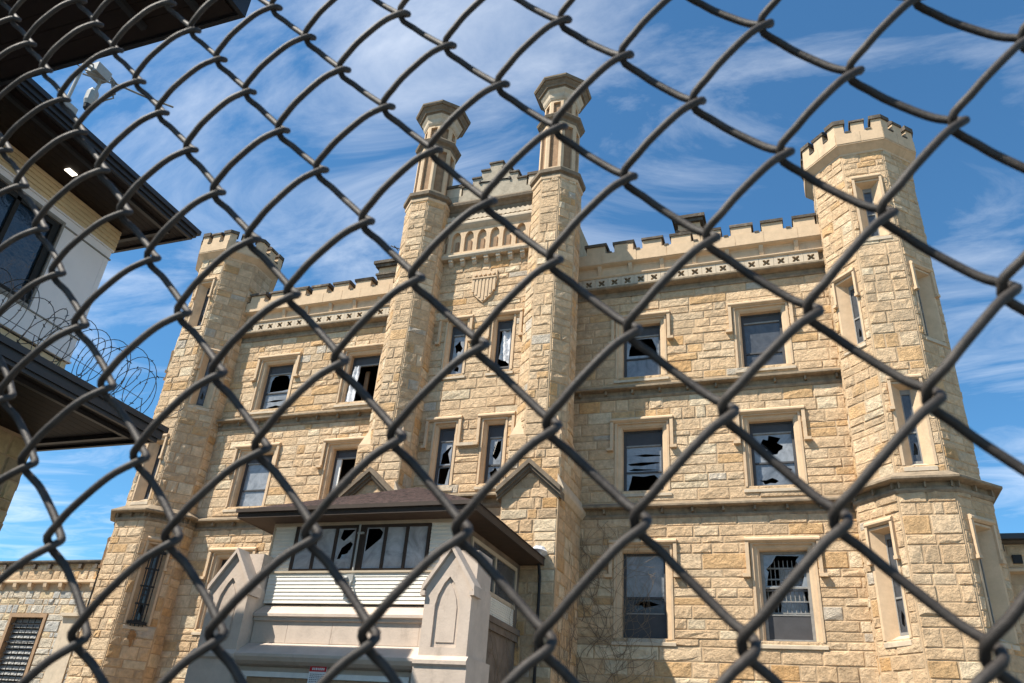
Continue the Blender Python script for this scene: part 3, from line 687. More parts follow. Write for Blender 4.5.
# ---- the two turrets flanking the centre
CX, CYY, RC = 2.226, -1.3045, .704
PY = -2.14
for side in (-1, 1):
    cx = side*CX
    mb = MB(); oct_stack(mb, cx, CYY, [(RC, 9.15), (RC, 17.85)]); obj('turret', mb, MORTAR, PB)
    mb = MB(); mb.box(cx-.7, cx+.7, CYY-.7, CYY+1.6, 0, 9.25); obj('turret_base', mb, MORTAR, PB)
    for k in (-2, -1, 0, 1, 2):
        fr = octf(cx, CYY, RC, k); hw = RC*T22
        courses(fr, -hw+.01, hw-.01, 9.2, 17.82, (), (), (.23, .33), (.27, .45), rel=.9)
    # square base faces
    fr = front(CYY-.705)
    courses(fr, cx-.7, cx+.7, 7.9, 9.2, (), (), (.25, .33), (.3, .6))
    for sg in (-1, 1):
        fr = Fr((cx+sg*.705, CYY, 0), (0, sg, 0), (sg, 0, 0))
        courses(fr, *((-.7, 1.3) if sg > 0 else (-1.3, .7)), 2.6, 9.2, (), (), (.25, .33), (.35, .7), rel=.7)
    # broaches
    for sx in (-1, 1):
        for sy in (-1, 1):
            A = Vector((cx+sx*.705, CYY+sy*.705, 9.2)); h = RC*T22
            B = Vector((cx+sx*.705, CYY+sy*h, 9.2)); D_ = Vector((cx+sx*h, CYY+sy*.705, 9.2)); T_ = (Vector((cx+sx*.705, CYY+sy*h, 9.85)) + Vector((cx+sx*h, CYY+sy*.705, 9.85)))/2
            mb = MB().add([A, B, D_, T_], [(0, 1, 3), (0, 3, 2), (0, 2, 1), (1, 2, 3)]); obj('broach', mb, TRIM, PB)
    # gabled buttress face in front of the base
    fr = front(PY, cx); gw = .73
    mb = MB(); fr.poly(mb, [(-gw, 0), (gw, 0), (gw, 7.5), (0, 8.32), (-gw, 7.5)], -.14, 0); obj('buttress', mb, MORTAR, PB)
    courses(fr, -gw+.01, gw-.01, 2.6, 7.5, (), (), (.25, .33), (.32, .62), rel=.9)
    courses(fr, -gw, gw, 7.5, 8.15, (), (7.75, 8.0), (.2, .3), (.35, .6), rel=.7, lim=lambda z, zt: (-gw*(8.32-zt)/.82+.03, gw*(8.32-zt)/.82-.03))
    mb = MB()
    for sg in (-1, 1):
        for off, th, d0, d1 in ((.0, .1, -.2, .22), (-.09, .07, -.2, .15), (-.16, .06, -.2, .08)):
            p0, p1 = (sg*.82, 7.6+off), (0, 8.33+off)
            fr.poly(mb, [p0, p1, (0, p1[1]+th*1.3), (sg*.82, p0[1]+th*1.3)] if sg < 0 else [p1, p0, (sg*.82, p0[1]+th*1.3), (0, p1[1]+th*1.3)], d0, d1)
    obj('gable_coping', mb, WEATH, PB)
    # sloped offset along the flanks
    for sg in (-1, 1):
        fs = Fr((cx+sg*.705, CYY, 0), (0, sg, 0), (sg, 0, 0)); s0, s1 = ((-.83, 1.3) if sg > 0 else (-1.3, .83))
        mb = MB(); fs.extr(mb, [(-.02, 8.1), (.14, 7.75), (.14, 7.66), (.06, 7.55), (-.02, 7.52)], s0, s1); obj('flank_offset', mb, PALE, PB)
    # rings, panelled upper shaft, flared cap
    def band(prof, m=COPE, nm='turret_band'):
        mb = MB(); oct_stack(mb, cx, CYY, prof); return obj(nm, mb, m, PB)
    band([(RC-.05, 17.72), (RC+.02, 17.74), (RC+.03, 17.82), (RC+.11, 17.86), (RC+.12, 17.98), (RC+.06, 18.03), (RC-.12, 18.14), (RC-.2, 18.14)], WEATH)
    band([(RC-.03, 17.62), (RC+.035, 17.66), (RC+.045, 17.75), (RC-.03, 17.76)], TRIM)
    band([(.5, 18.05), (.5, 20.3)], RED, 'turret_shaft')
    band([(.5, 20.1), (.6, 20.12), (.62, 20.2), (.72, 20.27), (.75, 20.36), (.72, 20.41), (.6, 20.5), (.45, 20.52)], WEATH)
    band([(.44, 20.4), (.44, 21.3)], RED, 'turret_neck')
    for r, z0, z1 in ((.59, 18.1, 20.12), (.52, 20.48, 21.22)):
        hw = r*T22
        for k in range(8):
            fr = octf(cx, CYY, r, k); mb = MB(); p = .095
            for a0, a1 in ((-hw, -hw+p), (hw-p, hw)): fr.box(mb, a0, a1, -.1, 0, z0, z1)
            fr.box(mb, -hw+p, hw-p, -.1, 0, z0, z0+.14); fr.box(mb, -hw+p, hw-p, -.1, 0, z1-.14, z1)
            obj('shaft_panel_frame', mb, TRIM, PB)
    band([(.45, 21.15), (.54, 21.18), (.58, 21.26), (.6, 21.4), (.66, 21.5), (.68, 21.58)], PALE, 'turret_cap')
    band([(.6, 21.55), (.69, 21.56), (.69, 21.6), (.74, 21.61), (.76, 21.68), (.83, 21.76), (.83, 21.8), (.88, 21.81), (.91, 21.87), (.91, 21.93), (.86, 21.98), (.3, 22.1)], WEATH, 'turret_cap')
    if side < 0:
        mb = MB(); p0 = Vector((cx-.66, CYY-.2, 16.2)); mb.tube([p0, p0+Vector((-.3, -.05, .12)), p0+Vector((-.42, -.05, .2))], .02, 5); mb.tube([p0+Vector((-.2, -.2, .05)), p0+Vector((-.25, .15, .12))], .015, 5); obj('wall_bracket', mb, IRON, PB)

# ---- ornament of the centre: shield, corbel table, niche arcade, stepped gable
def build_centre_top():
    f = cfm
    # shield
    pts = [(-.4, 15.1), (-.28, 15.04), (-.14, 15.1), (0, 15.13), (.14, 15.1), (.28, 15.04), (.4, 15.1), (.42, 14.8), (.38, 14.5), (.26, 14.22), (0, 13.98), (-.26, 14.22), (-.38, 14.5), (-.42, 14.8)]
    mb = MB(); f.poly(mb, pts, -.02, .08); sh = obj('shield', mb, TRIM, PB)
    mb = MB()
    for k in range(-3, 4):
        a = k*.115; zb = 13.98 + abs(a)*.95 + .06; f.box(mb, a-.032, a+.032, .05, .1, zb, 14.82)
    f.box(mb, -.4, .4, .05, .12, 14.83, 14.87)
    for k in range(-2, 3): f.poly(mb, [(k*.15+.05*math.cos(q), 14.97+.05*math.sin(q)) for q in [i*math.pi/5 for i in range(10)]], .05, .13)
    obj('shield_relief', mb, TRIM, sh)
    # corbels and ledge
    for k in range(9):
        a = -1.6 + k*.4
        mb = MB(); f.extr(mb, [(-.02, 15.66), (.17, 15.66), (.17, 15.58), (.12, 15.55), (.12, 15.5), (.06, 15.43), (-.02, 15.42)], a-.07, a+.07); obj('corbel', mb, PALE, PB)
    mb = MB(); f.extr(mb, [(-.05, 15.66), (.2, 15.66), (.24, 15.73), (.24, 15.78), (.12, 15.86), (-.05, 15.86)], -1.75, 1.75); obj('ledge', mb, PALE, PB)
    # niche arcade: plate with arched holes over a recessed back
    mb = MB(); f.box(mb, -1.75, 1.75, -.05, .02, 15.86, 16.82); obj('niche_back', mb, TRIM, PB)
    n = 8; pitch = 3.5/n
    for k in range(n):
        c = -1.75 + pitch*(k+.5); hw = .155
        arch = [(c-hw, 15.94), (c+hw, 15.94), (c+hw, 16.42)] + [(c+hw*math.cos(q)*(1), 16.42+.3*math.sin(q)**.9) for q in [math.pi*i/10 for i in range(1, 10)]] + [(c-hw, 16.42)]
        fill_poly(rect(c-pitch/2+.001, c+pitch/2-.001, 15.86, 16.82), [arch], f, .13, .12, 'niche', TRIM, PB)
        mb = MB(); f.box(mb, c-.06, c+.06, .02, .05, 15.95, 16.4); obj('niche_stone', mb, RED, PB)
    mb = MB(); f.extr(mb, [(-.05, 16.82), (.14, 16.82), (.22, 16.9), (.26, 16.96), (.26, 17.03), (.16, 17.05), (.1, 17.2), (-.05, 17.22)], -1.75, 1.75); obj('hood_ledge', mb, PALE, PB)
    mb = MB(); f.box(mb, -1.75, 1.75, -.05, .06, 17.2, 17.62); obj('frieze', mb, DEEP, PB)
    mb = MB()
    for k in range(22):
        a = -1.72 + k*.16; f.poly(mb, [(a, 17.24), (a+.08, 17.2), (a+.16, 17.24), (a+.16, 17.36), (a+.08, 17.42), (a, 17.36)], .05, .12)
    obj('frieze_scallop', mb, PALE, PB, kind='stuff')
    mb = MB(); f.extr(mb, [(-.05, 17.62), (.08, 17.62), (.14, 17.7), (.24, 17.76), (.26, 17.84), (.24, 17.9), (.1, 17.97), (-.3, 17.97), (-.3, 17.62)], -1.75, 1.75); obj('cornice', mb, WEATH, PB)
    # stepped gable with caps
    steps = [(1.75, 17.97, 18.3), (1.12, 18.3, 18.62), (.8, 18.62, 18.92), (.5, 18.92, 19.2), (.22, 19.2, 19.46)]
    mb = MB()
    for w, z0, z1 in steps: f.box(mb, -w, w, -.32, .06, z0, z1)
    obj('stepped_gable', mb, GREYST, PB)
    for i, (w, z0, z1) in enumerate(steps):
        nw = steps[i+1][0] if i < 4 else 0
        for sg in ((-1, 1) if nw else (0,)):
            a0, a1 = sorted((sg*(nw-.01), sg*(w+.03))) if sg else (-w-.03, w+.03)
            if i == 0:
                m0, m1 = sorted((sg*1.18, sg*1.72))
                mb = MB(); f.box(mb, m0, m1, -.32, .06, 18.3, 18.68); o = obj('merlon', mb, PALE, PB)
                mb = MB(); f.box(mb, m0-.04, m1+.04, -.36, .1, 18.68, 18.79); obj('merlon_cap', mb, COPE, o)
            else:
                mb = MB(); f.extr(mb, [(-.36, z1), (.11, z1), (.11, z1+.06), (.02, z1+.1), (-.36, z1+.1)], a0, a1); obj('step_cap', mb, COPE, PB)
    for sg in (-1, 1):
        mb = MB(); mb.tube([f.p(sg*.3-.22, .08, 18.74), f.p(sg*.3+.22, .08, 18.7)], .022, 5); f.box(mb, sg*.3-.26, sg*.3-.2, .05, .12, 18.69, 18.79); f.box(mb, sg*.3+.2, sg*.3+.26, .05, .12, 18.65, 18.75); obj('tie_rod', mb, IRON, PB)
build_centre_top()
emit_stones(STONES, PB, STONE, 300)

# ================================================================ entrance porch
EP = thing('entrance_porch', 'enclosed entrance porch with white siding, brown hipped roof and gabled stone posts', 'porch', (0, -4, 0))
def build_porch():
    F0 = front(-5.9)
    # masonry base
    mb = MB()
    F0.extr(mb, [(-4.6, 0), (.5, 0), (.5, 2.92), (.44, 2.92), (.44, 3.02), (.6, 3.05), (.68, 3.1), (.72, 3.17), (.72, 3.22), (.28, 3.46), (.25, 3.46), (.25, 3.86), (.3, 3.88), (.3, 3.93), (.34, 3.95), (.34, 4.0), (.0, 4.23), (-4.6, 4.23)], -1.92, 1.92)
    sb = obj('stone_base', mb, CONC, EP)
    x = -1.9
    while x < 1.85:
        xe = min(1.9, x + random.uniform(.7, 1.1)); mb = MB(); F0.box(mb, x+.004, xe-.004, .2, .256+random.uniform(0, .005), 3.475, 3.855); obj('base_block', mb, CONC, sb); x = xe
    mb = MB(); F0.box(mb, -1.75, 1.75, .5, .56, 2.84, 2.93); F0.box(mb, -1.75, -1.6, .5, .58, 0, 2.84); F0.box(mb, 1.6, 1.75, .5, .58, 0, 2.84); fd = obj('door_frame', mb, WHITEP, EP)
    mb = MB()
    for k in range(6): F0.box(mb, -1.6+k*.534, -1.6+k*.534+.526, .49, .54, 0.02, 2.83)
    obj('door', mb, WOODF, fd)
    # flank masonry
    for xa in (1.92, -2.1): mb = MB(); mb.box(xa, xa+.18, -5.9, -1.9, 0, 4.32); obj('flank_wall', mb, DIRTY, EP)
    mb = MB(); mb.box(2.1, 2.2, -5.5, -2.0, 4.3, 4.42); mb.box(2.1, 2.16, -5.5, -2.0, 4.16, 4.302); obj('flank_ledge', mb, DIRTY, EP)
    mb = MB(); mb.box(-2.2, -2.1, -5.5, -2.0, 4.3, 4.42); obj('flank_ledge', mb, DIRTY, EP)
    # siding: lapped boards
    def siding(nm, fr, s0, s1, z0, z1, d, pitch=.075):
        mb = MB(); n = max(1, round((z1-z0)/pitch)); p = (z1-z0)/n
        for k in range(n):
            z = z0 + k*p; fr.extr(mb, [(d-.03, z), (d+.014, z), (d+.016, z+.008), (d, z+p), (d-.03, z+p)], s0, s1)
        return obj(nm, mb, SIDING, EP, kind='stuff')
    siding('siding', F0, -1.92, 1.92, 4.235, 4.82, .09)
    siding('siding', F0, -2.08, -1.56, 4.86, 5.84, .0); siding('siding', F0, 1.56, 2.08, 4.86, 5.84, .0)
    mb = MB(); F0.box(mb, -1.94, 1.94, -.02, .13, 4.82, 4.86); F0.box(mb, -2.1, -2.06, -.02, .03, 4.23, 5.86); F0.box(mb, 2.06, 2.1, -.02, .03, 4.23, 5.86); F0.box(mb, -2.1, 2.1, -.02, .035, 5.8, 5.88); obj('trim_board', mb, BEIGE, EP)
    mb = MB(); F0.box(mb, -2.08, -1.56, -.1, -.03, 4.23, 5.86); F0.box(mb, 1.56, 2.08, -.1, -.03, 4.23, 5.86); F0.box(mb, -1.56, 1.56, -.1, -.03, 4.23, 4.84); obj('front_backing', mb, ROOM, EP)
    # front windows: two casements of three lights each
    for c0, c1, states in ((-1.54, -.06, ('film', 'film', 'torn')), (.06, 1.54, ('broken', 'film', 'film'))):
        mb = MB(); w = .055; z0, z1 = 4.87, 5.8
        F0.box(mb, c0, c1, -.06, .025, z0, z0+w); F0.box(mb, c0, c1, -.06, .025, z1-w, z1)
        pw = (c1-c0-w)/3
        for k in range(4): F0.box(mb, c0+k*pw, c0+k*pw+w, -.06, .025, z0+w, z1-w)
        f = obj('window', mb, BROWN, EP)
        for k, st in enumerate(states):
            R_ = (c0+k*pw+w, c0+(k+1)*pw, z0+w, z1-w); h = []
            if st == 'broken': h = [[(R_[0]+.02, R_[2]+.34), (R_[0]+.12, R_[2]+.42), (R_[1]-.08, R_[2]+.6), (R_[1]-.05, R_[3]-.1), (R_[1]-.14, R_[3]-.02), (R_[0]+.03, R_[3]-.02)]]
            if st == 'torn': h = [[(R_[0]+.1, R_[3]-.03), (R_[0]+.06, R_[3]-.2), (R_[0]+.15, R_[3]-.26), (R_[0]+.3, R_[3]-.12), (R_[1]-.04, R_[3]-.03)], [(R_[0]+.05, R_[2]+.2), (R_[0]+.12, R_[2]+.42), (R_[0]+.3, R_[2]+.55), (R_[1]-.05, R_[2]+.5), (R_[1]-.12, R_[2]+.3), (R_[0]+.2, R_[2]+.2)]]
            pane(f, F0, R_, -.02, GL_SKY, h)
            if st in ('torn', 'broken'): crumple('torn_film', F0, [(R_[0], R_[2]+.02), (R_[1], R_[2]+.05), (R_[1], R_[2]+.45), (R_[0]+.1, R_[2]+.3)], -.12, .03, SHEET, f, 17+k)
    mb = MB(); F0.box(mb, -.06, .06, -.06, .02, 4.86, 5.82); obj('centre_mullion', mb, BROWN, EP)
    # right and left flanks with glazing
    for sg in (1, -1):
        fs = Fr((sg*2.1, -3.7, 0), (0, sg, 0), (sg, 0, 0)) if sg > 0 else Fr((-2.1, -3.7, 0), (0, -1, 0), (-1, 0, 0))
        q = (lambda a, b: (a, b)) if sg > 0 else (lambda a, b: (-b, -a))
        mb = MB()
        fs.box(mb, *q(-1.45, 1.3), -.04, .03, 4.82, 4.9); fs.box(mb, *q(-1.45, 1.3), -.04, .03, 5.66, 5.74)
        for a in (-1.45, -.1, 1.23): fs.box(mb, *q(a, a+.07), -.04, .035, 4.9, 5.66)
        f = obj('window', mb, BEIGE, EP)
        for a, b in ((-1.38, -.1), (-.03, 1.23)): pane(f, fs, (*q(a, b), 4.9, 5.66), 0, GL_DARK)
        mb = MB(); n = 8
        for k in range(n): z = 4.44+k*.047; fs.extr(mb, [(-.04, z), (.03, z), (.014, z+.047), (-.04, z+.047)], *q(-1.3, 1.25))
        obj('siding', mb, SIDING, EP, kind='stuff')
        mb = MB(); fs.box(mb, *q(-2.18, -1.46), -.1, 0.0, 4.32, 5.87); fs.box(mb, *q(-1.46, 1.31), -.12, -.05, 4.42, 4.83); fs.box(mb, *q(-1.46, 1.31), -.1, 0, 5.74, 5.87); fs.box(mb, *q(1.31, 1.8), -.1, 0, 4.32, 5.87); obj('flank_boarding', mb, DIRTY, EP)
    # dark inside, floor and rear
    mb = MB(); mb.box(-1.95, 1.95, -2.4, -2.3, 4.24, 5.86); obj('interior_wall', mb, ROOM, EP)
    # posts
    for sg in (-1, 1):
        c = sg*2.357; f = front(-6.54, c); hw = .45
        mb = MB(); f.box(mb, -hw+.03, hw-.03, -1.0, -.06, 3.28, 4.5); f.box(mb, -hw+.06, hw-.06, -1.0, -.3, 4.5, 5.16)
        f.extr(mb, [(-1.0, 0), (.06, 0), (.06, 3.1), (.1, 3.14), (.1, 3.2), (.02, 3.28), (-1.0, 3.28)], -hw-.05, hw+.05)
        p = obj('post', mb, CONC, EP)
        out = [(-hw, 3.28), (hw, 3.28), (hw, 4.42), (0, 5.08), (-hw, 4.42)]
        ar = [(-.24, 3.42), (.24, 3.42), (.24, 4.12), (.2, 4.3), (.1, 4.5), (0, 4.62), (-.1, 4.5), (-.2, 4.3), (-.24, 4.12)]
        fill_poly(out, [ar], f, 0, .28, 'post_face', CONC, p)
        ar2 = [(a*.99, 4.0+(z-4.0)*.99) for a, z in ar]
        mb = MB(); f.poly(mb, ar2, -.2, -.045); f.poly(mb, [(a*.72, 3.95+(z-3.95)*.84) for a, z in ar], -.2, -.03); obj('arch_panel', mb, CONC, p)
        mb = MB()
        for s2 in (-1, 1):
            P0, P1 = (s2*(hw+.06), 4.34), (0, 5.1)
            ply = [P0, P1, (0, 5.2), (s2*(hw+.06), 4.46)]
            f.poly(mb, ply if s2 < 0 else ply[::-1], -.3, .07)
            f.box(mb, *sorted((s2*(hw-.02), s2*(hw+.07))), -.3, .075, 4.28, 4.36)
        obj('gable_coping', mb, CONC, p)
    # roof: eaves, fascia, hipped shingle roof
    ex, y0, y1, z0, z1 = 2.6956, -6.443, -2.02, 5.88, 6.02
    mb = MB(); mb.box(-ex+.03, ex-.03, y0+.03, y1, z0-.012, z0+.02); so = obj('soffit', mb, SOFF, EP)
    mb = MB(); mb.box(-ex, ex, y0, y0+.03, z0-.02, z1); mb.box(-ex, -ex+.03, y0+.03, y1, z0-.02, z1); mb.box(ex-.03, ex, y0+.03, y1, z0-.02, z1)
    mb.box(-ex-.03, ex+.03, y0-.05, y0-.002, z1-.05, z1+.03); obj('fascia', mb, BROWN, so)
    sl = .48; yr = y0 + ex; zr = z1 + ex*sl; e = .02
    mb = MB()
    V = [(-ex-e, y0-e, z1+.012), (ex+e, y0-e, z1+.012), (ex+e, y1, z1+.012), (-ex-e, y1, z1+.012), (0, yr, zr), (0, CY, zr), (-ex-e, CY, z1+.012), (ex+e, CY, z1+.012)]
    V2 = [(-ex-e, y0-e, z1+.012), (ex+e, y0-e, z1+.012), (0, yr, zr), (0, y1, zr), (-ex-e, y1, z1+.012), (ex+e, y1, z1+.012)]
    mb.add(V2 + [(x, y, z-.02) for x, y, z in V2], [(0, 1, 2), (1, 5, 3, 2), (4, 0, 2, 3), (5, 4, 3), (6, 8, 7), (7, 8, 9, 11), (10, 9, 8, 6), (10, 11, 9), (0, 6, 7, 1), (1, 7, 11, 5), (4, 10, 6, 0)])
    rf = obj('roof', mb, SHING, EP)
    mb = MB()   # shingle courses as thin steps
    nrow = 18
    for k in range(nrow):
        t = k/nrow; x_, y_, z_ = ex*(1-t), y0 + ex*t, z1 + ex*sl*t + .016
        t2 = (k+.96)/nrow; x2, y2, z2 = ex*(1-t2), y0 + ex*t2, z1 + ex*sl*t2 + .014
        mb.add([(-x_, y_, z_), (x_, y_, z_), (x2, y2, z2), (-x2, y2, z2), (-x_, y_, z_-.012), (x_, y_, z_-.012)], [(0, 1, 2, 3), (4, 5, 1, 0)])
        for sg in (-1, 1): mb.add([(sg*x_, y_, z_), (sg*x_, y1, z_), (sg*x2, y1, z2), (sg*x2, y2, z2), (sg*x_, y_, z_-.012), (sg*x_, y1, z_-.012)], [(0, 1, 2, 3), (4, 5, 1, 0)])
    obj('shingles', mb, SHING, rf, kind='stuff')
    mb = MB(); mb.tube([(2.6, -2.3, 5.9), (2.62, -2.22, 5.6), (2.62, -2.22, 0.1)], .035, 8); obj('downpipe', mb, IRON, EP)
build_porch()

# floodlight on its conduit, hanging before the porch windows
def build_floodlight():
    t = thing('floodlight', 'small white floodlight on a vertical conduit between the porch windows', 'light', (0, -5.95, 4.6))
    f = front(-5.9)
    mb = MB(); mb.tube([f.p(-.02, .05, 5.8), f.p(-.02, .05, 4.78)], .022, 8); f.box(mb, -.05, .09, .03, .07, 5.6, 5.64); obj('conduit', mb, CAMW, t)
    mb = MB(); f.box(mb, -.09, .06, .02, .15, 4.64, 4.78); mb.tube([f.p(-.05, .15, 4.72), f.p(-.2, .2, 4.66)], .035, 8); obj('junction_box', mb, CAMW, t)
    mb = MB(); mb.tube([f.p(-.14, .14, 4.7), f.p(-.2, .28, 4.62)], .05, 10, radii=[.03, .075]); obj('lamp_head', mb, CAMW, t)
    mb = MB(); mb.tube([f.p(.03, .12, 4.66), f.p(.05, .2, 4.6), f.p(.06, .2, 4.5)], .02, 6); f.box(mb, .03, .09, .16, .23, 4.44, 4.52); obj('sensor', mb, CAMW, t)
build_floodlight()
# warning sign over the door
def build_sign():
    f = front(-6.46)
    t = thing('warning_sign', 'red and white warning sign fixed over the porch door', 'sign', (-.1, -6.45, 2.85))
    mb = MB(); f.box(mb, -.26, .1, .0, .012, 2.70, 3.06); obj('sign_plate', mb, SIGNW, t)
    mb = MB(); f.box(mb, -.255, .095, .012, .016, 2.96, 3.055); h = obj('sign_header', mb, SIGNR, t)
    mb = MB()
    x = -.2
    for w in (.028, .02, .03, .02, .026, .03, .022): f.box(mb, x, x+w, .016, .019, 2.985, 3.025); x += w+.013
    obj('header_lettering', mb, SIGNW, h)
    mb = MB()
    for r_ in range(7):
        x = -.23
        while x < .06: w = random.uniform(.012, .035); f.box(mb, x, x+w, .012, .014, 2.73+r_*.03, 2.742+r_*.03); x += w+.012
    obj('small_print', mb, FRAME, t)
build_sign()
# scrap of white plastic caught on the porch roof edge
def build_rag():
    rd = random.Random(5); mb = MB(); c = Vector((2.6, -2.25, 6.16)); n = 9; vs = []
    for j in range(7):
        v = math.pi*j/6
        for i in range(n):
            u = 2*math.pi*i/n; r = rd.uniform(.7, 1.2)
            vs.append(c + Vector((math.cos(u)*math.sin(v)*.16*r, math.sin(u)*math.sin(v)*.3*r, math.cos(v)*.14*r)))
    mb.add(vs, [(j*n+i, j*n+(i+1) % n, (j+1)*n+(i+1) % n, (j+1)*n+i) for j in range(6) for i in range(n)])
    tag(obj('plastic_bag', mb, SHEET), 'crumpled white plastic bag caught at the back edge of the porch roof', 'plastic bag')
build_rag()

# ================================================================ low wings either side
def build_low(name, label, x0, x1, zt, wins, grey, roofm):
    t = thing(name, label, 'building', ((x0+x1)/2, 1, 0)); y = .5; f = front(y); sink = []
    ops = [(a-.12, b+.12, zs, zh+.12) for a, b, zs, zh in wins]
    mb = wall(MB(), f, x0, x1, 0, zt-.1, ops, .4); obj('wall', mb, MORTAR, t)
    courses(f, x0, x1, 2.0, zt-.95, ops, [v for o in ops for v in (o[2], o[3])], (.2, .28), (.3, .75), pal=GPAL if grey else PAL, sink=sink)
    courses(f, x0, x1, zt-.62, zt-.12, (), (), (.2, .28), (.3, .7), base=.1, pal=PAL, sink=sink)
    mb = MB(); f.extr(mb, [(-.4, zt-.1), (.2, zt-.1), (.26, zt-.05), (.26, zt), (-.4, zt)], x0, x1); obj('coping', mb, COPE, t)
    mb = MB(); f.extr(mb, [(-.05, zt-.1), (.1, zt-.1), (.1, zt-.6), (.16, zt-.64), (.16, zt-.7), (-.05, zt-.74)], x0, x1); obj('corbel_course', mb, TRIM, t)
    k = x0 + .3
    while k < x1-.1:
        mb = MB(); f.extr(mb, [(-.02, zt-.7), (.15, zt-.7), (.13, zt-.84), (.05, zt-.92), (-.02, zt-.92)], k-.075, k+.075); obj('corbel', mb, TRIM, t)
        mb = MB(); f.box(mb, k-.06, k+.06, .09, .22, zt-.26, zt-.12); obj('dentil', mb, COPE, t); k += .68
    for a, b, zs, zh in wins:
        mb = MB(); w = .12
        for p, q in ((a-w, a), (b, b+w)): f.box(mb, p, q, -.2, .05, zs, zh+.12)
        f.box(mb, a, b, -.2, .05, zh, zh+.12); fo = obj('window', mb, WOODF if grey else TRIM, t)
        mb = MB(); n = int((zh-zs)/.16)
        for i in range(n): z = zs+i*.16; f.extr(mb, [(-.2, z+.02), (-.12, z), (-.1, z+.01), (-.18, z+.13), (-.2, z+.13)], a, b)
        obj('louvre', mb, GREYF, fo)
        mb = MB()
        for i in range(5): xx = a+(i+.5)*(b-a)/5; f.box(mb, xx-.01, xx+.01, -.06, -.04, zs, zh)
        for i in range(4): z = zs+.2+i*.55; f.box(mb, a, b, -.03, -.01, z, z+.03)
        obj('window_bar_grille', mb, IRON, fo)
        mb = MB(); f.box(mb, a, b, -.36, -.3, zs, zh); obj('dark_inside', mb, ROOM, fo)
    mb = MB(); mb.add([(x0, y-.1, zt+.02), (x1, y-.1, zt+.02), (x1, y+5, zt+.5), (x0, y+5, zt+.5), (x0, y-.1, zt-.1), (x1, y-.1, zt-.1), (x1, y+5, zt-.1), (x0, y+5, zt-.1)], [(0, 1, 2, 3), (4, 7, 6, 5), (0, 4, 5, 1), (1, 5, 6, 2), (2, 6, 7, 3), (3, 7, 4, 0)]); obj('roof', mb, roofm, t)
    mb = MB(); mb.box(x0, x1, y+4.6, y+5, 0, zt-.12); mb.box(x0, x0+.3, y+.41, y+4.6, 0, zt-.12); mb.box(x1-.3, x1, y+.41, y+4.6, 0, zt-.12); obj('rear_wall', mb, MORTAR, t)
    emit_stones(sink, t, STONE, 260)
    return t, f
lw, lf = build_low('stone_wing', 'low grey stone wing with barred louvred window left of the far tower', -24.0, -12.2, 6.78, [(-16.6, -15.2, 2.9, 4.98), (-19.6, -18.2, 2.9, 4.98)], True, PALE)
mb = MB(); lf.box(mb, -14.4, -13.5, .0, .16, 5.02, 5.12); lf.box(mb, -14.35, -13.55, -.02, .05, 2.6, 5.02); obj('blocked_doorway', mb, PALE, lw)
rw, rf_ = build_low('stone_annex', 'low dark-roofed stone annex beside the right-hand tower', 12.2, 22.0, 6.95, [(13.15, 14.2, 3.2, 5.6), (16, 17, 3.2, 5.6)], False, DKMET)
mb = MB(); rf_.box(mb, 12.68, 12.86, .05, .2, 6.42, 6.6); obj('wall_vent', mb, IRON, rw)
mb = MB(); rf_.box(mb, 12.25, 22.0, .08, .42, 6.9, 7.02); obj('gutter', mb, DKMET, rw)

# ================================================================ dry vines on the wall beside the porch
def build_vine(label, seeds, fr, lim, rs, d=.055):
    rd = random.Random(rs); mb = MB()
    def grow(a, z, ang, r, depth, n):
        pts = [fr.p(a, d, z)]; rad = [r]
        for k in range(n):
            ang += rd.uniform(-.42, .42); ang += (math.pi/2-ang)*.05
            st = rd.uniform(.07, .13); a += math.cos(ang)*st; z += math.sin(ang)*st
            if not (lim[0] < a < lim[1] and lim[2] < z < lim[3]): break
            pts.append(fr.p(a, d + rd.uniform(-.012, .02), z)); rad.append(max(.0035, r*(1-k/n*.75)))
            if depth < 2 and rd.random() < .24: grow(a, z, ang + rd.choice((-1, 1))*rd.uniform(.5, 1.25), r*.62, depth+1, int(n*.62))
        if len(pts) > 2: mb.tube(pts, r, 4, radii=rad)
    for a, z, ang in seeds: grow(a, z, ang, .01, 0, 30)
    return tag(obj('climbing_vine', mb, BARK), label, 'vine', 'leafless vines on the stone walls')
build_vine('leafless brown vine spread over the stone between porch and lowest right window', [(3.1, 2.5, 1.5), (3.4, 2.6, 1.3), (3.0, 3.4, 1.2), (3.2, 4.2, 1.4), (3.6, 3.0, 1.7), (3.05, 5.0, 1.2), (3.3, 5.6, .8)], wf, (2.95, 4.9, 2.5, 7.5), 11)
build_vine('leafless vine on the side of the porch buttress', [(-.5, 2.5, 1.5), (.3, 3, 1.8)], Fr((CX+.705, CYY, 0), (0, 1, 0), (1, 0, 0)), (-.68, 1.2, 2.5, 6.6), 12)
build_vine('leafless vine on the shaded flank of the porch', [(-1.2, 1.5, 1.5), (.8, 2.0, 1.6), (1.6, 3.4, 1.6)], Fr((2.1, -3.7, 0), (0, 1, 0), (1, 0, 0)), (-2.1, 1.75, 1.4, 5.6), 13)

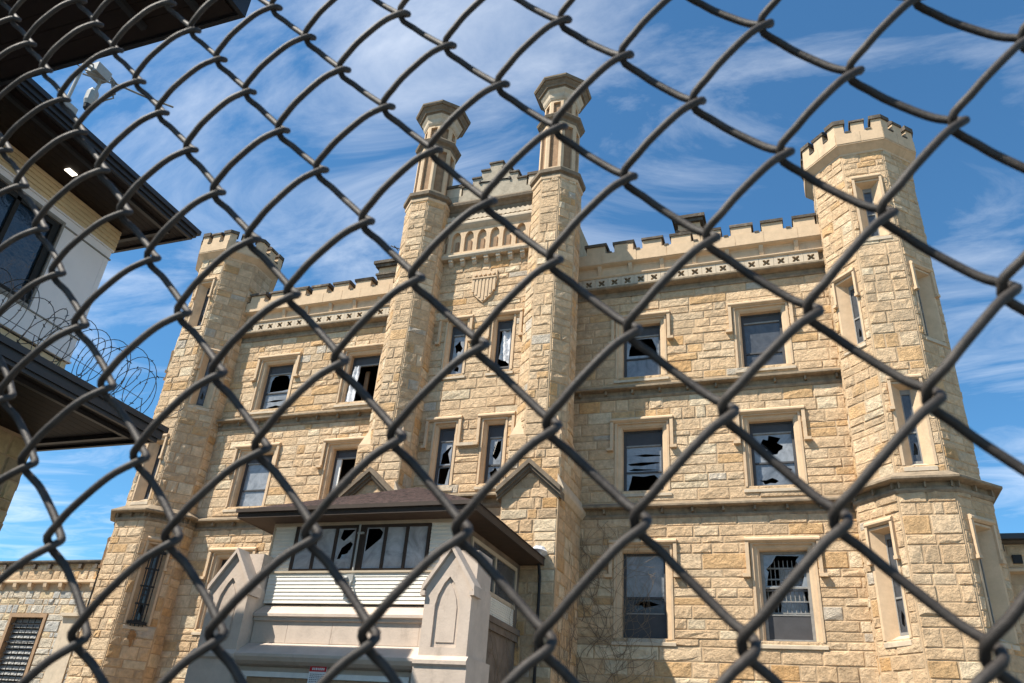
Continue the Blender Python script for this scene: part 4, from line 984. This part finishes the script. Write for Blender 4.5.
# ================================================================ modern watchtower on the left
WT = thing('watchtower', 'modern two-tier watchtower with white panels, cedar bands and dark overhanging roofs', 'tower', (-6, -13, 0))
def build_watchtower():
    X, Y = -3.763, -10.58            # far right-hand corner of the upper storey
    x0, y0 = -9.5, -18.0
    fs = Fr((X, 0, 0), (0, 1, 0), (1, 0, 0))      # right-hand wall, s = world y
    fb = Fr((0, Y, 0), (-1, 0, 0), (0, 1, 0))     # far wall, s = -x
    mb = MB(); mb.box(x0, X-.2, y0, Y-.2, 6.3, 10.6); obj('storey_core', mb, ROOM, WT)
    mb = MB(); mb.box(X-.1, X+.004, Y-.1, Y+.004, 7.53, 9.96); obj('corner_post', mb, WPAN, WT)
    for fr, s0, s1 in ((fs, y0, Y), (fb, -X, -x0)):
        win = [(-14.6, -11.72, 8.05, 9.78)] if fr is fs else []
        mb = wall(MB(), fr, s0, s1, 7.52, 9.95, win, .1); obj('wall_panel', mb, WPAN, WT)
        for z in (9.76, 7.98):
            mb = MB(); fr.box(mb, s0, s1+(.03 if fr is fs else 0), -.02, .028, z, z+.02 if z < 9 else z+.022); obj('panel_joint', mb, GREYF, WT)
        for z, h in ((9.95, .03), (7.5, .03)):
            mb = MB(); fr.box(mb, s0, s1+.03, -.02, .035, z, z+h); obj('trim_strip', mb, WPAN, WT)
        n = 5; ph = (10.44-9.98)/n
        for k in range(n):
            mb = MB(); z = 9.98+k*ph; fr.extr(mb, [(-.1, z), (.045, z), (.05, z+.01), (.036, z+ph-.012), (.02, z+ph-.004), (-.1, z+ph-.004)], s0, s1+.03); obj('cladding_board', mb, CLAD, WT)
        for k in range(4):
            ph2 = .14; mb = MB(); z = 6.92+k*ph2; fr.extr(mb, [(-.14, z), (-.03, z), (-.025, z+.01), (-.04, z+ph2-.01), (-.05, z+ph2-.003), (-.14, z+ph2-.003)], s0, s1-.05); obj('cladding_board', mb, CLAD, WT)
    # window
    mb = MB(); a0, a1, z0, z1 = -14.6, -11.72, 8.05, 9.78; w = .13
    for p, q in ((a0, a0+w), (a1-w, a1), (-12.62, -12.54), (-13.6, -13.52)): fs.box(mb, p, q, -.12, -.02, z0, z1)
    fs.box(mb, a0+w, a1-w, -.12, -.02, z1-.12, z1); fs.box(mb, a0+w, a1-w, -.12, -.02, z0, z0+.1)
    wo_ = obj('window', mb, IRON, WT)
    mb = MB()
    for p, q in ((a0-.05, a0), (a1, a1+.045)): fs.box(mb, p, q, -.02, .04, z0-.05, z1+.045)
    fs.box(mb, a0, a1, -.02, .04, z1, z1+.045); fs.box(mb, a0, a1, -.02, .04, z0-.05, z0); obj('window_trim', mb, GREYF, wo_)
    for p, q in ((a0+w, -13.6), (-13.52, -12.62), (-12.54, a1-w)): pane(wo_, fs, (p, q, z0+.1, z1-.12), -.07, GL_NAVY)
    # roofs: soffit boards, stepped fascia, low hipped roof
    def roof(ex, ey, z, wx, wy, hgt, slope, boards):
        bx, by = x0-1.2, y0-1.2
        r = MB(); r.add([(bx, by, z+hgt), (ex, by, z+hgt), (ex, ey, z+hgt), (bx, ey, z+hgt), (bx+2.4, by+2.4, z+hgt+2.4*slope), (ex-2.4, by+2.4, z+hgt+2.4*slope), (ex-2.4, ey-2.4, z+hgt+2.4*slope), (bx+2.4, ey-2.4, z+hgt+2.4*slope)], [(0, 1, 5, 4), (1, 2, 6, 5), (2, 3, 7, 6), (3, 0, 4, 7), (4, 5, 6, 7), (3, 2, 1, 0)])
        ro = obj('roof', r, TARBLK, WT)
        m1 = MB()
        m1.box(ex-.04, ex, by, ey, z+.06, z+hgt+.02); m1.box(bx, ex-.04, ey-.04, ey, z+.06, z+hgt+.02)
        m1.box(ex, ex+.05, by, ey+.05, z+hgt-.06, z+hgt+.035); m1.box(bx, ex, ey, ey+.05, z+hgt-.06, z+hgt+.035)
        obj('fascia', m1, DKMET, ro)
        m2 = MB(); m2.box(ex-.42, ex-.34, by, ey-.34, z-.02, z+.05); m2.box(bx, ex-.42, ey-.42, ey-.34, z-.02, z+.05); m2.box(ex-.1, ex-.041, by, ey-.041, z+.0, z+.07); m2.box(bx, ex-.1, ey-.1, ey-.041, z+.0, z+.07); obj('eaves_batten', m2, DKMET, ro)
        n = boards
        for k in range(n):      # soffit boards along the right-hand eave
            a = wx-.1 + (ex-.05-wx+.1)*k/n; b = wx-.1 + (ex-.05-wx+.1)*(k+1)/n - .008
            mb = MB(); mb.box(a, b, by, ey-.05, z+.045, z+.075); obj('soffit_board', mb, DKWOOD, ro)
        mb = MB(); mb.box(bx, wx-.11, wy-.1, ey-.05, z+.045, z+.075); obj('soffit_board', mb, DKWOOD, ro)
        return ro
    ru = roof(-2.369, -10.0, 10.4, X, Y, .2, .28, 10)
    roof(-1.671, -10.0, 6.05, -4.1, -10.39, .26, .26, 14)
    # downlight in the soffit
    em = bpy.data.materials.new('lit_downlight'); em.use_nodes = True; b = em.node_tree.nodes['Principled BSDF']; b.inputs['Emission Color'].default_value = (1, .9, .72, 1); b.inputs['Emission Strength'].default_value = 2.2; b.inputs['Base Color'].default_value = (.8, .8, .8, 1)
    mb = MB(); mb.box(-3.33, -3.21, -12.36, -12.18, 10.425, 10.442); obj('downlight', mb, em, ru)
    # rough stone lower storey
    mb = MB(); mb.box(x0, -4.1, y0, -10.39, 0, 6.1); obj('stone_storey', mb, MORTAR, WT)
    sink = []
    for fr, s0, s1 in ((Fr((-4.1, 0, 0), (0, 1, 0), (1, 0, 0)), y0, -10.39), (Fr((0, -10.39, 0), (-1, 0, 0), (0, 1, 0)), 4.1, 7.5)):
        courses(fr, s0, s1, .05, 6.05, (), (), (.16, .34), (.2, .55), rel=1.5, pal=[((.42, .29, .15), 4), ((.36, .27, .17), 3), ((.48, .36, .2), 3), ((.28, .22, .15), 2)], sink=sink)
    emit_stones(sink, WT, RUBBLE, 120)
build_watchtower()

# razor wire along the lower roof edge
def build_razor():
    t = thing('razor_wire', 'loose coil of barbed razor wire along the lower watchtower roof edge', 'razor wire', (-2.3, -11, 6.4))
    rd = random.Random(3)
    mb = MB(); pts = []; N = 12; per = 26
    ph = 0
    for k in range(N*per):
        u = k/per; q = 2*math.pi*u
        R_ = .46 + .1*math.sin(u*1.7) + .05*math.sin(u*4.1)
        y = -15.0 + u*.44 + .2*math.sin(q*.5+.4) + .12*math.sin(u*3.7); x = -2.35 + R_*math.cos(q)*1.0 + .12*math.sin(u*2.2); z = 6.98 + .12*math.sin(u*1.3) + R_*math.sin(q)
        pts.append((x, y, z))
    mb.tube(pts, .0068, 5); w = obj('coil', mb, RAZOR, t)
    mb = MB(); pts2 = []
    for k in range(11*per):
        u = k/per; q = -2*math.pi*u + 1.0; R_ = .5 + .08*math.sin(u*2.3)
        pts2.append((-2.4 + R_*math.cos(q), -14.0 + u*.38, 7.05 + .1*math.sin(u) + R_*math.sin(q)))
    mb.tube(pts2, .0068, 5); obj('coil', mb, RAZOR, t)
    mb = MB()
    for P in (pts, pts2):
        for k in range(2, len(P)-1, 3):
            a = Vector(P[k]); d = (Vector(P[k+1])-Vector(P[k-1])).normalized(); n1 = d.cross(Vector((rd.uniform(-1, 1), rd.uniform(-1, 1), rd.uniform(-1, 1)))).normalized()
            for s in (-1, 1):
                mb.add([a-d*.018, a+d*.018, a+n1*s*.035+d*.025*s, a+d.cross(n1)*.004], [(0, 1, 2), (0, 3, 1), (1, 3, 2), (2, 3, 0)])
    obj('barbs', mb, RAZOR, t, kind='stuff')
    mb = MB()
    for y in (-15.0, -12.5, -10.25): mb.tube([(-2.0, y, 6.25), (-2.12, y, 6.82)], .007, 6)
    mb.tube([(-2.12, -15.0, 6.8), (-2.12, -12.5, 6.82), (-2.12, -10.25, 6.8)], .006, 4)
    obj('support_stake', mb, RAZOR, t)
build_razor()

# white camera on a bracket over the upper roof edge
def build_cctv():
    t = thing('security_camera', 'white security camera on a tangled bracket above the upper watchtower roof edge', 'camera', (-2.6, -13.2, 10.7))
    c = Vector((-2.55, -13.05, 11.55))
    mb = MB(); mb.tube([c+Vector((.02, -.25, -.8)), c+Vector((.02, -.25, .35)), c+Vector((.02, -.18, .45))], .03, 10); mb.tube([c+Vector((.02, -.25, .3)), c+Vector((.02, .05, .38)), c+Vector((.02, .14, .2)), c+Vector((.02, .12, .0))], .028, 10); obj('bracket', mb, CAMW, t)
    mb = MB(); mb.tube([c+Vector((.02, .1, .02)), c+Vector((.02, .1, -.06)), c+Vector((.02, .1, -.26)), c+Vector((.02, .1, -.34))], .1, 12, radii=[.06, .1, .095, .07]); obj('housing', mb, CAMW, t)
    mb = MB(); mb.tube([c+Vector((.02, .1, -.33)), c+Vector((.02, .1, -.42)), c+Vector((.02, .1, -.46))], .1, 12, radii=[.068, .055, .02]); obj('dome', mb, IRON, t)
    mb = MB()
    for k in range(4):
        q = k*.5; mb.tube([c+Vector((.02, -.2, .1+.1*k)), c+Vector((.15*math.cos(q), .25, .3+.08*k)), c+Vector((.1, .42, .12+.1*k)), c+Vector((.02, .3, -.05+.05*k))], .016, 5)
    mb.tube([c+Vector((0, -.25, .2)), c+Vector((.05, -.5, .12)), c+Vector((0, -.75, .3)), c+Vector((0, -.9, -.75))], .012, 5)
    mb.tube([c+Vector((0, .3, .45)), c+Vector((.3, .8, .5)), c+Vector((.5, 1.3, .66))], .02, 5)
    obj('cable', mb, GREYF, t)
    mb = MB(); mb.box(c.x-.16, c.x+.2, c.y-.4, c.y-.12, c.z-.86, c.z-.72); obj('mounting_plate', mb, CAMW, t)
    mb = MB(); mb.box(c.x-.1, c.x+.14, c.y-.1, c.y+.2, c.z+.28, c.z+.48); obj('junction_box', mb, CAMW, t)
build_cctv()

# ================================================================ gatehouse whose roof hangs into the top left corner
def build_gatehouse():
    t = thing('gatehouse', 'dark flat roof overhang of a gatehouse in the upper left corner', 'building', (-5, -20, 0))
    cx, cy, z = 2.152, -14.528, 10.0
    mb = MB(); mb.box(-12, -1.6, -26, -16.6, 0, z+.02); obj('wall', mb, WPAN, t)
    mb = MB(); mb.box(-13, cx, -27, cy, z+.02, z+.3); r = obj('roof', mb, TARBLK, t)
    n = 12
    for k in range(n):
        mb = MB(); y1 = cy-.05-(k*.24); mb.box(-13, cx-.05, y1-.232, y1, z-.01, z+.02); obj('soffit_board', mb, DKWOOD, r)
    mb = MB(); mb.box(cx, cx+.06, -27, cy+.06, z-.02, z+.32); mb.box(-13, cx, cy, cy+.06, z-.02, z+.32); obj('fascia', mb, DKMET, r)
    mb = MB(); mb.box(-13, cx+.55, -27, cy+.1, z+.55, z+.75); mb.box(-12.6, cx+.2, -26.6, cy-.3, z+.33, z+.55); obj('upper_fascia', mb, DKMET, r)
    mb = MB()
    for x in (cx-.5, cx-1.4): mb.box(x, x+.08, -18, cy-.2, z-.09, z-.012)
    obj('soffit_rail', mb, DKMET, r)
build_gatehouse()

# ================================================================ chain-link fence close to the camera
def build_fence():
    A = Vector((0.03337294832510918, 0.00027520824108904536, -0.03833482134697747))
    B = Vector((0.0316044562719688, 0.001074454697128829, 0.039390899838771476))
    O = CAM + Vector((-0.48364727504830074, 0.25814149791730295, 0.4981126470754862))
    t = thing('chain_link_fence', 'dark weathered chain-link fence right in front of the camera', 'fence', (CAM.x, O.y, 0))
    ex = (A+B).normalized(); nrm = Vector((0, -1, 0)); ez = Vector((0, 0, 1))
    rd = random.Random(12); J = {}
    def node(i, j):
        if (i, j) not in J: J[(i, j)] = ex*rd.gauss(0, .0006) + ez*rd.gauss(0, .0006) + nrm*rd.gauss(0, .0005)
        return O + A*i + B*j + J[(i, j)]
    H = .0066; E_ = .0018; V_ = .0026; RW = .00178
    def cat(P, n):
        out = []
        for k in range(len(P)-1):
            p0, p1, p2, p3 = P[max(k-1, 0)], P[k], P[k+1], P[min(k+2, len(P)-1)]
            for s in range(n):
                u = s/n; out.append(.5*((2*p1) + (p2-p0)*u + (2*p0-5*p1+4*p2-p3)*u*u + (3*p1-p0-3*p2+p3)*u*u*u))
        out.append(P[-1]); return out
    zbot, ztop = .03, 2.42
    for w in range(-16, 34):
        # walk down the zigzag: right bends on column w, left bends on column w-1
        i = 0
        seq = []
        # highest right bend: z of node(i, w-i) = O.z + A.z*i + B.z*(w-i)
        i = int((O.z + B.z*w - ztop)/(B.z - A.z)) + 1
        while True:
            nR = node(i, w-i); nL = node(i, w-i-1)
            if nL.z < zbot: break
            seq.append((nR, 1)); seq.append((nL, -1)); i += 1
        P = []
        for k, (N, sg) in enumerate(seq):
            prv = seq[k-1][0] if k else None; nxt = seq[k+1][0] if k+1 < len(seq) else None
            # right bend: arrives on the rear "\\" arm, leaves on the front "/" arm; left bend the other way
            din = nrm*(-H if sg > 0 else H); dout = -din
            up, dn = N + ez*V_, N - ez*V_
            if prv:
                for u, q in ((.5, 1), (.3, .96), (.15, .78)): P.append(up + (prv - ez*V_ - up)*u + din*q) if u < .5 else None
            P.append(up + ex*sg*E_*.7 + din*.42); P.append(N + ex*sg*E_*1.1); P.append(dn + ex*sg*E_*.7 + dout*.42)
            if nxt:
                for u, q in ((.15, .78), (.3, .96), (.5, 1)): P.append(dn + (nxt + ez*V_ - dn)*u + dout*q)
        if len(P) < 6: continue
        mb = MB(); mb.tube(cat(P, 2), RW, 8); obj('wire', mb, WIRE, t, smooth=True)
    xa, xb = O.x - .62, O.x + 1.68
    for x in (xa, xb):
        mb = MB(); mb.tube([(x, O.y+.04, 0), (x, O.y+.04, 2.5)], .03, 12); obj('post', mb, WIRE, t, smooth=True)
    mb = MB(); mb.tube([(xa, O.y+.03, 2.42), (xb, O.y+.03, 2.42)], .021, 10); obj('top_rail', mb, WIRE, t, smooth=True)
build_fence()
